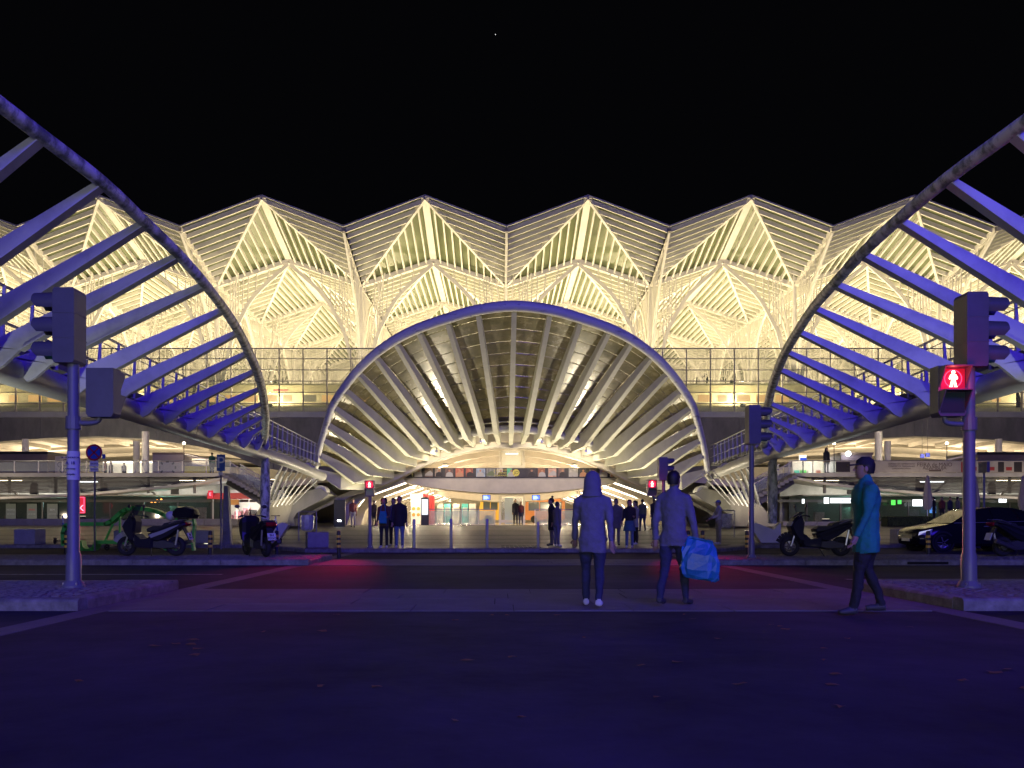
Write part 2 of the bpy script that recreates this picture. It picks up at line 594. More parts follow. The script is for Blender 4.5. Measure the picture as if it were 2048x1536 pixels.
# plaza kerb
pk = thing('plaza_kerb', None, None, (0.6, PF, 0)); tag(pk, kind='structure')
line = [(-45, PB), (tx0 - 2.9, PB), (tx0, PF), (tx1, PF), (tx1 + 2.9, PB), (45, PB)]
for (a, b) in zip(line[:-1], line[1:]):
    va, vb = Vector(a), Vector(b); L = (vb - va).length; n = max(1, int(L / 1.2)); d = (vb - va).normalized()
    for i in range(n):
        q0 = va + (vb - va) * i / n; q1 = va + (vb - va) * (i + 1) / n
        if abs(q0.x) > 24: continue
        kerbstone(q0, q1, 0.3, 0.135 + random.uniform(-.003, .003), (-d.y, d.x)).build('kerb_stone', KERB, pk)
# dark stone bands crossing the plaza, and a tactile patch
bd = thing('plaza_bands', None, None, (0.6, 30, 0.15)); tag(bd, kind='structure')
for y in (31.6, 34.3, 37.6, 42.2):
    m = MB(); m.add([(-40, y, plz(y) + 0.004), (40, y, plz(y) + 0.004), (40, y + 0.42, plz(y + .42) + 0.004), (-40, y + 0.42, plz(y + .42) + 0.004)], [(0, 1, 2, 3)])
    m.build('dark_band', BANDM, bd)
for s in (-1, 1):
    for k in range(3):
        x0 = AX + s * (2.2 + 2.6 * k); x1 = AX + s * (1.6 + 2.0 * k + 2.6)
        m = MB(); m.add([(x0, 29, 0.136), (x0 + .35, 29, 0.136), (x1 + .35, 31, 0.136), (x1, 31, 0.136)], [(0, 1, 2, 3)])
        m.build('dark_band', BANDM, bd)
tp = thing('tactile_paving', None, None, (0.9, 27.8, 0.14)); tag(tp, kind='structure')
for i in range(9):
    m = MB(); m.bbox(0.05 + i * 0.16, 0.17 + i * 0.16, 27.3, 29.6, 0.12, 0.142); m.build('ribbed_strip', BANDM, tp)
# fallen leaves on the near road
lv = MB()
for i in range(46):
    x, y = random.uniform(-3, 5), random.uniform(4.2, 9.0); s = random.uniform(0.03, 0.07); a = random.uniform(0, 6.3)
    pts = []
    for k in range(7):
        rr = s * (1.0 if k % 2 == 0 else 0.55); t = a + k * 6.283 / 7
        pts.append((x + rr * math.cos(t), y + rr * math.sin(t) * .8, 0.006 + random.uniform(0, 0.012)))
    lv.add(pts, [tuple(range(7))])
tag(lv.build('fallen_leaves', mat('dry_leaf', (0.20, 0.09, 0.03), 0.8)), 'small dry brown leaves scattered on the dark near road', 'leaves', kind='stuff')
# ------------------------------------------------------------------ platform canopy
RY = [81, 91.5, 108.5, 125.5, 142.5, 159.5, 170]
MZ = [34.9, 31.9, 31.8, 31.8, 31.8, 31.9, 34.9]
CZ = [31.7, 29.0, 29.0, 29.0, 29.0, 29.0, 31.7]
MOD = 17.0
KX = range(-6, 6)             # bay k spans column lines k and k+1
NR = 10
canopy = thing('platform_canopy', 'glowing zigzag steel and glass canopy over the raised platforms', 'canopy', (AX, 81, 13))
def bay_geo(j):
    """half bay in local coordinates: column line at x=0, ridge at x=8.5"""
    M0 = Vector((8.5, RY[j], MZ[j])); M1 = Vector((8.5, RY[j + 1], MZ[j + 1]))
    C0 = Vector((0, RY[j], CZ[j])); C1 = Vector((0, RY[j + 1], CZ[j + 1]))
    return M0, M1, C0, C1
def rib_lines(j):
    M0, M1, C0, C1 = bay_geo(j)
    out = []
    n = NR if j == 0 else 12
    for i in range(n):
        t = (i + 0.45) / (n + .4) if j == 0 else (i + 0.5) / n
        out.append((lerp(C0, C1, t), lerp(M0, C1, t), 0))
    for i in range(1, n):
        t = i / n
        out.append((lerp(M0, C1, t), lerp(M1, C1, t), 1))
    return out
def tri_prism(mb, a, b, c, up, th):
    u = Vector((0, 0, up)); d = Vector((0, 0, th))
    mb.add([a + u, b + u, c + u, a + u + d, b + u + d, c + u + d], [(0, 2, 1), (3, 4, 5), (0, 1, 4, 3), (1, 2, 5, 4), (2, 0, 3, 5)])
def flip(v):
    return Vector((MOD - v.x, v.y, v.z))
bays = {}
for j in range(6):
    M0, M1, C0, C1 = bay_geo(j)
    gl = MB()
    for fn in (lambda v: v, flip):
        tri_prism(gl, fn(M0), fn(C0), fn(C1), 0.06, 0.05)
        tri_prism(gl, fn(M0), fn(C1), fn(M1), 0.06, 0.05)
    gme = gl.mesh('roof_glass', GLASSROOF, (8.5, RY[j], 13))
    # frame: ridge, hips, valleys, eave
    fr = MB()
    fr.beam(M0 - Vector((0, 0, .12)), M1 - Vector((0, 0, .12)), 0.75, 0.3)
    for fn in (lambda v: v, flip):
        fr.beam(fn(M0) - Vector((0, 0, .25)), fn(C1) - Vector((0, 0, .25)), 0.26, 0.5)
        fr.beam(fn(M1) - Vector((0, 0, .3)), fn(C1) - Vector((0, 0, .3)), 0.35, 0.5)
        fr.beam(fn(C0) - Vector((0, 0, .3)), fn(C1) - Vector((0, 0, .3)), 0.3, 0.55)
    if j == 0:
        for fn in (lambda v: v, flip):
            fr.beam(fn(M0) + Vector((0, -.05, .0)), fn(C0) + Vector((0, -.05, .0)), 0.12, 0.16)
    fme = fr.mesh('roof_frame', STEEL, (8.5, RY[j], 13))
    ribs = []
    rest = MB()
    for (p, q, w) in rib_lines(j):
        for fn in (lambda v: v, flip):
            b = MB()
            a0, a1 = fn(p) - Vector((0, 0, .20)), fn(q) - Vector((0, 0, .20))
            if j == 0:
                b.beam(a0, a1, 0.16, 0.46, w2=0.16, h2=0.46)
                ribs.append(b.mesh('rib', STEEL, (8.5, RY[j], 13)))
            else:
                rest.beam(a0, a1, 0.18, 0.45)
    rme = rest.mesh('rib_set', STEEL, (8.5, RY[j], 13)) if j else None
    for k in KX:
        if j == 0 and not (-5 <= k <= 4): continue
        o = inst(gme, 'roof_bay', canopy, Vector((AX + k * MOD + 8.5, RY[j], 13)) - ORIGIN[canopy.name])
        inst(fme, 'bay_frame', o)
        if j == 0:
            if -4 <= k <= 3:
                for me in ribs: inst(me, 'rib', o)
            else:
                allr = MB()
                for (p, q, w) in rib_lines(j):
                    for fn in (lambda v: v, flip):
                        allr.beam(fn(p) - Vector((0, 0, .20)), fn(q) - Vector((0, 0, .20)), 0.16, 0.46)
                tag(inst(allr.mesh('rib_set', STEEL, (8.5, RY[j], 13)), 'rib_set', o), kind='stuff')
        else:
            tag(inst(rme, 'rib_set', o), kind='stuff')

# branching steel columns
PLAT = 13.0
def bez(pts, n):
    """smooth curve through points (Catmull-Rom)"""
    pts = [Vector(p) for p in pts]
    ext = [pts[0] * 2 - pts[1]] + pts + [pts[-1] * 2 - pts[-2]]
    out = []
    for i in range(1, len(ext) - 2):
        p0, p1, p2, p3 = ext[i - 1:i + 3]
        for k in range(n):
            t = k / n
            out.append(0.5 * ((2 * p1) + (p2 - p0) * t + (2 * p0 - 5 * p1 + 4 * p2 - p3) * t * t + (3 * p1 - p0 - 3 * p2 + p3) * t ** 3))
    out.append(pts[-1])
    return out
def tree_parts(front):
    parts = {}
    tr = MB(); tr.tube([(0, 0, 13.0), (0, 0, 14.2), (0, 0, 17.5), (0, 0, 21), (0, 0, 25), (0, 0, 28.7)], [0.85, 0.75, 0.55, 0.42, 0.30, 0.22], 10)
    parts['trunk'] = tr.mesh('trunk', STEEL, (0, 0, 13), True)
    arms, struts = [], MB()
    def arm(pts, name='arm'):
        c = bez(pts, 5)
        m = MB()
        for a, b in zip(c[:-1], c[1:]):
            m.beam(a, b, 0.22, 0.42)
        arms.append(m.mesh('arm', STEEL, (0, 0, 13)))
        return c
    def zroof(x, y, dx, dy):
        return None
    for s in (-1, 1):
        c = arm([(s * .35, 0, 15.2), (s * 1.0, 0, 19), (s * 1.9, 0, 22.8), (s * 2.7, 0, 24.6), (s * 4.5, 0, 27.6), (s * 8.4, 0, 31.2)])
        for i in range(8, len(c) - 2, 2):
            p = c[i]; struts.beam(p, (p.x * 1.05, 0, 28.8 + abs(p.x) * 0.33), 0.12, 0.12)
        ye = -10.3 if (front and s < 0) else s * 8.4
        ze = 31.2 if (front and s < 0) else 28.6
        c = arm([(0, s * .35, 15.2), (0, s * 1.0, 19), (0, s * 2.0, 22.5), (0, s * 3.6, 25.2), (0, ye * .68, (ze + 26) / 2), (0, ye, ze)])
        for i in range(8, len(c) - 2, 2):
            p = c[i]; zt = 28.8 + (abs(p.y) * 0.25 if front and s < 0 else 0)
            struts.beam(p, (0, p.y * 1.08, zt), 0.09, 0.09)
    # slender branches fanned out from the trunk
    for i in range(8):
        a = 6.283 * (i + .5) / 8; r1 = 2.3 + .9 * (i % 2); z0 = 18 + (i % 3) * 1.3
        struts.beam((0.3 * math.cos(a), 0.3 * math.sin(a), z0), (r1 * math.cos(a), r1 * math.sin(a), 28.9 + abs(r1 * math.cos(a)) * .3), 0.10, 0.10)
    parts['arms'] = arms
    parts['struts'] = struts.mesh('struts', STEEL, (0, 0, 13))
    return parts
TP = {True: tree_parts(True), False: tree_parts(False)}
rown = {1: 'front', 2: 'second', 3: 'third', 4: 'fourth', 5: 'rear'}
for j in range(1, 6):
    for k in range(-5, 6):
        X = AX + k * MOD
        side = 'on the station axis' if k == 0 else '%s %s of the axis' % (ordinal(abs(k) - 1), 'left' if k < 0 else 'right')
        t = thing('branching_column', 'white branching steel column, %s row, %s' % (rown[j], side), 'column', (X, RY[j], 13), 'tree-like steel columns under the platform canopy', local=True)
        p = TP[j == 1]
        inst(p['trunk'], 'trunk', t)
        for a in p['arms']: inst(a, 'arm', t)
        tag(inst(p['struts'], 'struts', t), kind='stuff')
# floodlights standing on the platforms between the columns
fm = MB(); fm.box((0, 0, .25), (.5, .35, .3)); fm.tube([(0, 0, -.2), (0, 0, .12)], .06, 8)
flood_me = fm.mesh('housing', DARK)
lm = MB(); lm.box((0, 0, .415), (.42, .28, .02)); lens_me = lm.mesh('lens', glow('floodlight_lens', (1, .9, .65), 30))
FLOODCOL = (1.0, 0.80, 0.47)
for j, e in ((1, 6500), (2, 8500), (3, 8000), (4, 7000)):
    for k in range(-5, 5):
        for dy in ((-7.6, 4.0) if j == 1 else (0,)):
            X = AX + k * MOD + 8.5; Y = RY[j] + dy
            side = '%s %s of the axis' % (ordinal(abs(k) if k >= 0 else -k - 1), 'right' if k >= 0 else 'left')
            where = {1: 'at the platform front' if dy < 0 else 'just behind the front columns', 2: 'in the second bay', 3: 'in the third bay', 4: 'in the fourth bay'}[j]
            t = thing('floodlight', 'small upward floodlight %s, %s' % (where, side), 'floodlight', (X, Y, 13.2), 'floodlights lighting the canopy', local=True)
            inst(flood_me, 'housing', t); inst(lens_me, 'lens', t)
            light('flood_beam', 'SPOT', (0, 0, .5), e * (1.05 if dy < 0 else 1), FLOODCOL, target=(0, 0 if j > 1 else -.02, 10), parent=t, spot_size=R(180 if dy < 0 else 165), spot_blend=0.15 if dy < 0 else 0.4, shadow_soft_size=0.15)

# ------------------------------------------------------------------ viaduct
YS = 80.0
pl_ = MB(); pl_.bbox(-95, 97, 82.2, 168, 12.2, 13.0)
viad = thing('rail_viaduct', 'stained concrete viaduct carrying the platforms, with arched lower edges', 'viaduct', (AX, YS, 9))
pl_.build('platform_slab', CONC, viad)
# fascia with arched soffit edge, built in poured segments
def edge_z(x):
    d = abs(x - AX)
    a = [(8, 6.0), (22, 6.0), (25.2, 6.5), (28.5, 7.9), (32, 8.75), (37, 9.45), (42, 9.7), (47, 9.55), (52, 9.2), (58, 8.6), (64, 7.6), (100, 7.6)]
    if d <= a[0][0]: return a[0][1]
    for (d0, z0), (d1, z1) in zip(a[:-1], a[1:]):
        if d <= d1: return lerp(z0, z1, (d - d0) / (d1 - d0))
    return a[-1][1]
for s in (-1, 1):
    x = AX + s * 12.0
    while abs(x - AX) < 94:
        x2 = x + s * 6.0
        n = 6
        xs = [lerp(x, x2 - s * 0.03, i / n) for i in range(n + 1)]
        poly = [(q, 11.62) for q in (xs[0], xs[-1])] + [(q, edge_z(q)) for q in reversed(xs)]
        m = MB(); m.prism(poly, 'y', YS + random.uniform(0, .012), YS + 1.4); m.build('fascia_segment', CONCD, viad)
        x = x2
m = MB(); m.bbox(-95, 97, YS - 0.25, YS + 2.3, 11.64, 12.2); m.build('edge_coping', mat('coping_steel', (0.5, 0.5, 0.47), 0.5, var=0.1, scale=1), viad)
# underside: vault sheets and transverse ribs
for s in (-1, 1):
    xs = [AX + s * d for d in range(13, 95, 3)]
    top = MB()
    top.slab([(x, YS + 1.4, edge_z(x) + 0.35) for x in xs], [(x, 118, edge_z(x) * 0.35 + 6.0) for x in xs], (0, 0, 0.4))
    top.build('vault_soffit', CONC, viad)
    for i in range(3):
        y = 90 + i * 9
        ff = (y - YS - 1.4) / (118 - YS - 1.4)
        rb = MB()
        pts = [(x, y, lerp(edge_z(x) + .35, edge_z(x) * .35 + 6.0, ff)) for x in xs]
        for a, b in zip(pts[:-1], pts[1:]): rb.beam(a, b, 0.6, 0.7)
        rb.build('soffit_rib', CONC, viad)
    for i in range(20):
        x = AX + s * (25 + i * 3.0)
        rb = MB(); rb.beam((x, YS + 1.4, edge_z(x) + .25), (x, 88.5, lerp(edge_z(x), edge_z(x) * .35 + 6, .2) + .1), 0.4, 0.45); rb.build('soffit_joist', CONC, viad)
    m = MB(); m.bbox(AX + s * 13, AX + s * 95, 116, 117, 0.7, 9); m.build('back_wall', WHITEW, viad)
# glazed wind screen above the edge
ws = thing('wind_screen', 'tall glazed wind screen with thin rails along the platform edge', 'glass screen', (AX, YS, 12.2))
z0s, z1s = 12.2, 18.75
def wsx(z): return YS + 0.2
xs = [AX - 60.5 + 2.47 * i for i in range(50)]
post = MB(); post.beam((0, 0, 0), (0, 0.0, z1s - z0s), 0.10, 0.22, up=(0, 1, 0)); post_me = post.mesh('post', mat('screen_frame_steel', (0.42, 0.40, 0.36), 0.5))
pn = MB(); pn.box((1.235, 0, (z1s - z0s) / 2), (2.33, 0.02, z1s - z0s - 0.1)); pn_me = pn.mesh('pane', SCREENG)
for i, x in enumerate(xs):
    inst(post_me, 'post', ws, Vector((x, YS + .2, z0s)) - ORIGIN[ws.name])
    inst(pn_me, 'pane', ws, Vector((x, YS + .33, z0s)) - ORIGIN[ws.name])
for z in (z1s, 17.7, 16.55, 15.4, 14.25, 13.1):
    m = MB(); m.tube([(xs[0], YS + .05, z), (xs[-1] + 2.47, YS + .05, z)], 0.05 if z < z1s else .075, 6); m.build('rail', MATS['screen_frame_steel'], ws)
# trains waiting behind the screen
trb = mat('train_body_paint', (0.34, 0.32, 0.20), 0.4, var=0.15, scale=.5)
twin = glow('train_window_glow', (1.0, 0.55, 0.15), 0.9)
twin2 = glow('train_window_dim', (0.75, 0.65, 0.25), 0.22)
def train(x0, x1, Y, label):
    t = thing('train', label, 'train', ((x0 + x1) / 2, Y, 12.6))
    xx = x0; n = 0
    while xx < x1:
        xe = min(xx + 22, x1)
        b = MB(); prof = [(Y - 1.3, 12.9), (Y - 1.4, 13.6), (Y - 1.4, 15.4), (Y - 1.1, 16.2), (Y - .5, 16.5), (Y + .5, 16.5), (Y + 1.1, 16.2), (Y + 1.4, 15.4), (Y + 1.4, 13.6), (Y + 1.3, 12.9)]
        b.prism(prof, 'x', xx, xe - .4); o = b.build('coach', trb, t)
        w = xx + 1.2; i = 0
        while w < xe - 2.4:
            wm = MB(); wm.bbox(w, w + (1.5 if i % 4 else 1.0), Y - 1.43, Y - 1.405, 14.3, 15.05); wm.build('window', twin if random.random() < .65 else twin2, o)
            w += 2.15; i += 1
        xx = xe
    lm = MB(); lm.bbox((x0 + x1) / 2 + 9, (x0 + x1) / 2 + 10.6, Y - 1.43, Y - 1.405, 15.5, 15.62); lm.build('marker_lamp', glow('train_marker_red', (1, .03, .05), 2.5), t)
train(-56, -12.6, 88.2, 'waiting train with orange windows behind the left wind screen')
train(14.5, 58, 88.2, 'waiting train with orange windows behind the right wind screen')
# ------------------------------------------------------------------ entrance canopy: a fan of ribs under a leaning arch
RP = [(1020, 612), (956, 620), (894, 637), (836, 657), (790, 680), (749, 709), (714, 743), (687, 777), (665, 812), (653, 847), (644, 878), (637, 907), (631, 939)]
KP = [(1021, 868), (992, 870), (962, 874), (932, 879), (904, 885), (874, 893), (845, 902), (816, 912), (788, 923), (760, 937), (735, 951), (706, 966), (680, 979)]
FP_ = [(1021, 890), (998, 888.5), (972, 890.5), (948, 894), (924, 899.5), (899, 906), (877, 913), (854, 922), (831, 933), (809, 944), (786, 956), (762, 968), (735, 980)]
Rm, Km, Fm, Um = [], [], [], []
for (px, py) in RP:
    Y = 40.25 / (0.81 + (HOR - py) / F)
    Rm.append(P(px, py, Y))
for i, (px, py) in enumerate(KP): Km.append(P(px, py, 46.6))
for i, (px, py) in enumerate(FP_): Fm.append(P(px, py, 48.6))
Rm[0].x = Km[0].x = Fm[0].x = AX
fan = thing('entrance_canopy', 'fan-shaped ribbed glass entrance canopy under a leaning tubular arch', 'canopy', (AX, 46, 0.7))
def full(lst):               # mirrored, left to right
    return [Vector(p) for p in reversed(lst[1:])] + [Vector(lst[0])] + [mirror(p) for p in lst[1:]]
RA, KA, FA = full(Rm), full(Km), full(Fm)
UA = [k + Vector((0, 0.25, 0.92)) for k in KA]
N = len(RA)
# rim tube, with its curled ends
endL = [P(627, 962, 46.2), P(634, 975, 46.4), P(642, 980, 46.8)]
rim_path = list(reversed(endL)) + RA + [mirror(p) for p in endL]
rp2 = bez(rim_path, 4)
zmax = max(p.z for p in rp2)
m = MB(); m.tube(rp2, [0.15 + 0.11 * max(0, (p.z - 3) / (zmax - 3)) for p in rp2], 14); m.build('rim_tube', mat('arch_paint', (0.80, 0.79, 0.75), 0.45, col2=(0.30, 0.30, 0.28), scale=1.3, detail=12, thresh=(0.30, 0.44), bump=0.2, stretch=(1, 1, 2.5)), fan, True)
# inner tube arch that the ribs pass over
IT = [k + Vector((0, 0.9, 0.42)) for k in KA]
m = MB(); m.tube(bez(IT, 3), 0.23, 12); m.build('inner_tube', TUBEC, fan, True)
# ribs: deep boomerang plates
for i in range(N):
    r, k, f, u = RA[i], KA[i], FA[i], UA[i]
    d = (k - r); nrm = d.cross(Vector((0, 0, 1))).normalized()
    a = (k - r).normalized()
    r0 = r + a * 0.15
    outline = [r0 + Vector((0, 0, 0.12)), u, f + Vector((0, 0, .62)), f, k, r0 - Vector((0, 0, 0.20))]
    w = [0.12, 0.15, 0.12, 0.12, 0.15, 0.12]
    vs = [p - nrm * q for p, q in zip(outline, w)] + [p + nrm * q for p, q in zip(outline, w)]
    fs = [(0, 1, 4, 5), (1, 2, 3, 4), (11, 10, 7, 6), (10, 9, 8, 7)] + [(x, x + 6, (x + 1) % 6 + 6, (x + 1) % 6) for x in range(6)]
    m = MB(); m.add(vs, fs); m.build('rib', RIBM, fan)
# glass sheets between the ribs
NP = 10
for i in range(N - 1):
    for j in range(NP):
        t0, t1 = j / NP + 0.004, (j + 1) / NP - 0.004
        def pt(s, t):
            a = lerp(RA[i], RA[i + 1], s); b = lerp(UA[i], UA[i + 1], s)
            q = lerp(a, b, t) + Vector((0, 0, 0.14)); q.z += 0.35 * math.sin(math.pi * t)*0.4
            return q
        q = [pt(0.02, t0), pt(0.98, t0), pt(0.98, t1), pt(0.02, t1)]
        up = Vector((0, 0, 0.035))
        m = MB(); m.add(q + [p + up for p in q], [(0, 1, 2, 3), (7, 6, 5, 4), (0, 4, 5, 1), (1, 5, 6, 2), (2, 6, 7, 3), (3, 7, 4, 0)])
        m.build('pane', PANE, fan)
# slatted strip behind the kink
for i in range(N - 1):
    m = MB()
    for t in (0.15, 0.45, 0.75):
        a = lerp(UA[i], FA[i] + Vector((0, 0, .62)), t); b = lerp(UA[i + 1], FA[i + 1] + Vector((0, 0, .62)), t)
        m.beam(a, b, 0.30, 0.05)
    m.build('slat', RIBM, fan)
# concrete arch that carries the feet
ARL = [P(740, 976, 49.5), P(690, 992, 49.2), P(640, 1012, 48.6), P(604, 1034, 48.2)]
arch_pts = [FA[i] + Vector((0, .95, .02)) for i in range(2, N - 2)]
arch_path = list(reversed(ARL)) + arch_pts + [mirror(p) for p in ARL]
m = MB()
c = bez(arch_path, 3)
for a, b in zip(c[:-1], c[1:]): m.beam(a, b, 1.1, 0.32)
m.build('carrying_arch', mat('hall_concrete', (0.60, 0.55, 0.46), 0.75, var=0.12, scale=0.8, bump=0.2), fan)
HALLC = MATS['hall_concrete']
# buttresses
BP = [(505, 1052), (602, 1052), (600, 1036), (606, 1026), (648, 1004), (668, 990), (652, 978), (632, 982), (604, 990), (566, 1002), (538, 1012), (520, 1034)]
for s in (-1, 1):
    t = thing('concrete_buttress', 'rough concrete buttress at the %s foot of the fan canopy' % ('left' if s < 0 else 'right'), 'buttress', (P(560, 1050, 46.5).x if s < 0 else mirror(P(560, 1050, 46.5)).x, 46.5, 0.7), 'buttresses of the entrance canopy')
    poly = [(P(px, py, 46.6).x, P(px, py, 46.6).z) for px, py in BP]
    if s > 0: poly = [(2 * AX - x, z) for x, z in poly]
    m = MB(); m.prism(poly, 'y', 45.2, 47.6); m.build('block', CONCD, t)
    # hinge shoe that holds the tube end
    h = P(646, 984, 46.0); h = h if s < 0 else mirror(h)
    m = MB(); m.tube([h + Vector((0, -.7, 0)), h + Vector((0, .2, 0))], .36, 14); m.build('hinge', TUBEC, t, True)

# ------------------------------------------------------------------ leaning arch footbridges
YB = [10.1, 11.2, 12.36, 13.4, 14.4, 16.1, 17.8, 19.5, 21.0, 22.7, 24.5, 26.4, 28.2, 30.0, 31.6]
LT = [(82, 271), (205, 365), (290, 445), (358, 510), (410, 569), (448, 618), (477, 663), (497, 704), (513, 740), (523, 775), (528, 804), (531, 831), (531, 850), (529, 868), (526, 885)]
RT = [(2025, 262), (1895, 357), (1797, 439), (1724, 507), (1669, 567), (1627, 615), (1596, 662), (1572, 702), (1557, 737), (1545, 772), (1537, 805), (1534, 834), (1532, 853), (1530, 872), (1528, 890)]
ZT = 3.85
def tube_x(s, y):
    if s < 0: return -8.95 - (y - 12) * 0.042
    return 9.95 + (y - 14) * 0.072
for s, tops, nm in ((-1, LT, 'left'), (1, RT, 'right')):
    t = thing('footbridge', 'steel footbridge with fin-like struts under a leaning arch, %s of the crossing' % nm, 'footbridge', (tube_x(s, 20), 20, 0.1), 'leaning arch footbridges')
    TR = 0.27
    ys = [3, 6, 9, 12, 15, 18, 21, 24, 27, 30, 33, 36, 39, 42, 45.2]
    path = [Vector((tube_x(s, y), y, ZT - (0.012 * max(0, y - 36) ** 1.3 if y > 36 else 0))) for y in ys]
    m = MB(); m.tube(bez(path, 2), TR, 20); m.build('spine_tube', TUBEC, t, True)
    for y in (13.6, 17.2, 20.4, 23.6, 27.4, 31, 34.4, 37.5, 41):   # weld rings
        p = Vector((tube_x(s, y), y, ZT)); m = MB(); m.tube([p - Vector((0, .02, 0)), p + Vector((0, .02, 0))], TR + .006, 20); m.build('weld_ring', TUBEC, t, True)
    rim = []
    for (px, py), y in zip(tops, YB): rim.append(P(px, py, y))
    # run on beyond the frame towards the street and down into the post at the far end
    d0 = rim[0] - rim[1]
    near = [rim[0] + Vector((d0.x * 0.8, -1.3, 0.08)), rim[0] + Vector((d0.x * 1.2 , -3.0, 0.02)), rim[0] + Vector((d0.x * 0.6, -5.0, -0.3))]
    px_ = -9.72 if s < 0 else 11.28
    far = [Vector((px_, 32.1, 4.0)), Vector((px_, 32.2, 3.2))]
    path = list(reversed(near)) + rim + far
    cc = bez(path, 3)
    rr = [0.095 + 0.065 * min(1, max(0, (p.y - 15) / 17)) for p in cc]
    m = MB(); m.tube(cc, rr, 14); m.build('rim_tube', TUBEM, t, True)
    # the arch stands on a post that passes the tube and ends in a steel shoe
    zg = 0.95
    m = MB(); m.tube([(px_, 32.2, 3.5), (px_, 32.2, 2.3), (px_, 32.2, zg)], [0.17, 0.21, 0.18], 14); po = m.build('post', TUBEM, t, True)
    m = MB(); m.prism([(px_ - .3, .12), (px_ + .5 * -s, .12), (px_ + 1.0 * -s, .9), (px_ + .75 * -s, 1.0), (px_, .7), (px_ - .28, 1.0)] if s < 0 else [(px_ - .5, .12), (px_ + .3, .12), (px_ + .28, 1.0), (px_, .7), (px_ - .75, 1.0), (px_ - 1.0, .9)], 'y', 32.0, 32.4); m.build('shoe', TUBEC, po)
    # fins
    yb_all = [7.6, 8.8] + YB
    rim_all = [rim[0] + Vector((d0.x * 1.15, -2.5, 0.05)), rim[0] + Vector((d0.x * 0.8, -1.3, 0.08))] + rim
    for y, top in zip(yb_all, rim_all):
        bx = Vector((tube_x(s, y), y, ZT))
        d = (top - bx); d.y = 0; L = d.length; d.normalize()
        n = Vector((-d.z * 1, 0, d.x)) if d.x > 0 else Vector((d.z, 0, -d.x))     # upward normal in the XZ plane
        # outline in (along, up): hugs the tube, deepest just beyond it, tapers to the rim
        a0 = TR * 0.75
        sc_ = min(1.0, 0.45 + L / 7.0)
        ol = [(a0 * .6, 0.20), (0.55, 0.16), (L * .45, 0.14 * sc_), (L - .06, 0.05), (L - .06, -0.05), (L * .5, -0.13 * sc_), (0.75, -0.17 * sc_ - .02), (0.36, -0.30), (0.20, -0.30)]
        ol += [(TR * math.cos(a), TR * math.sin(a)) for a in (R(-50), R(-15), R(20), R(55))]
        pts = [bx + d * p + n * q for p, q in ol]
        th = Vector((0, 0.035, 0))
        k = len(pts)
        mb = MB()
        mb.add([p - th for p in pts] + [p + th for p in pts],
               [tuple(range(k)), tuple(reversed(range(k, 2 * k)))] + [(i, i + k, (i + 1) % k + k, (i + 1) % k) for i in range(k)])
        # bottom flange
        for (p0, p1) in zip(pts[3:7], pts[4:8]):
            pass
        lo = [pts[4], pts[5], pts[6]]
        for p0, p1 in zip(lo[:-1], lo[1:]): mb.beam(p0 - n * .012, p1 - n * .012, 0.16, 0.024, up=n)
        mb.build('fin', FINM, t)
    # deck outside the tube, rails on both edges
    deck = MB()
    ys2 = [3, 9, 15, 21, 27, 33, 39, 46]
    inn = [(tube_x(s, y) + s * .20, y, ZT + .58) for y in ys2]; out = [(tube_x(s, y) + s * 1.85, y, ZT + .58) for y in ys2]
    deck.slab(inn, out, (0, 0, -0.14)); deck.build('deck', CONCD, t)
    for y in range(4, 46, 3):
        m = MB(); m.beam((tube_x(s, y), y, ZT + .15), (tube_x(s, y) + s * 1.7, y, ZT + .40), 0.08, 0.16); m.build('deck_bracket', FINM, t)
    for e, off in (('inner', .22), ('outer', 1.82)):
        for y in [4 + 0.95 * i for i in range(44)]:
            if y > 45: break
            x = tube_x(s, y) + s * off
            m = MB(); m.beam((x, y, ZT + .40), (x - s * .06 * (1 if off < 1 else -1), y, ZT + 1.60), 0.05, 0.10, w2=.03, h2=.05); m.build('rail_post', FINM, t)
        for zz, r_ in ((1.61, .03), (1.44, .012), (.95, .012)):
            m = MB(); m.tube([(tube_x(s, y) + s * (off - .04), y, ZT + zz) for y in ys2], r_, 6); m.build('handrail' if r_ > .02 else 'rail_wire', mat('rail_steel', (.4, .4, .4), .4, metal=.6), t)
    # slanted blades between the tube and the buttress
    for i in range(8):
        f_ = i / 7
        a = P(560 + 80 * f_, 938 + 16 * f_, 38 + 6 * f_); b = P(537 + 55 * f_, 1004 - 2 * f_, 41 + 4.5 * f_)
        if s > 0: a, b = mirror(a), mirror(b)
        m = MB(); m.beam(a, b, 0.05, 0.75, up=(0, 1, 0.4)); m.build('lower_blade', FINM, t)
# ------------------------------------------------------------------ central hall under the tracks
HW = WHITEW
hall = thing('station_hall', 'warmly lit concrete hall with arched ribs behind the fan canopy', 'hall', (AX, 52, 0.75))
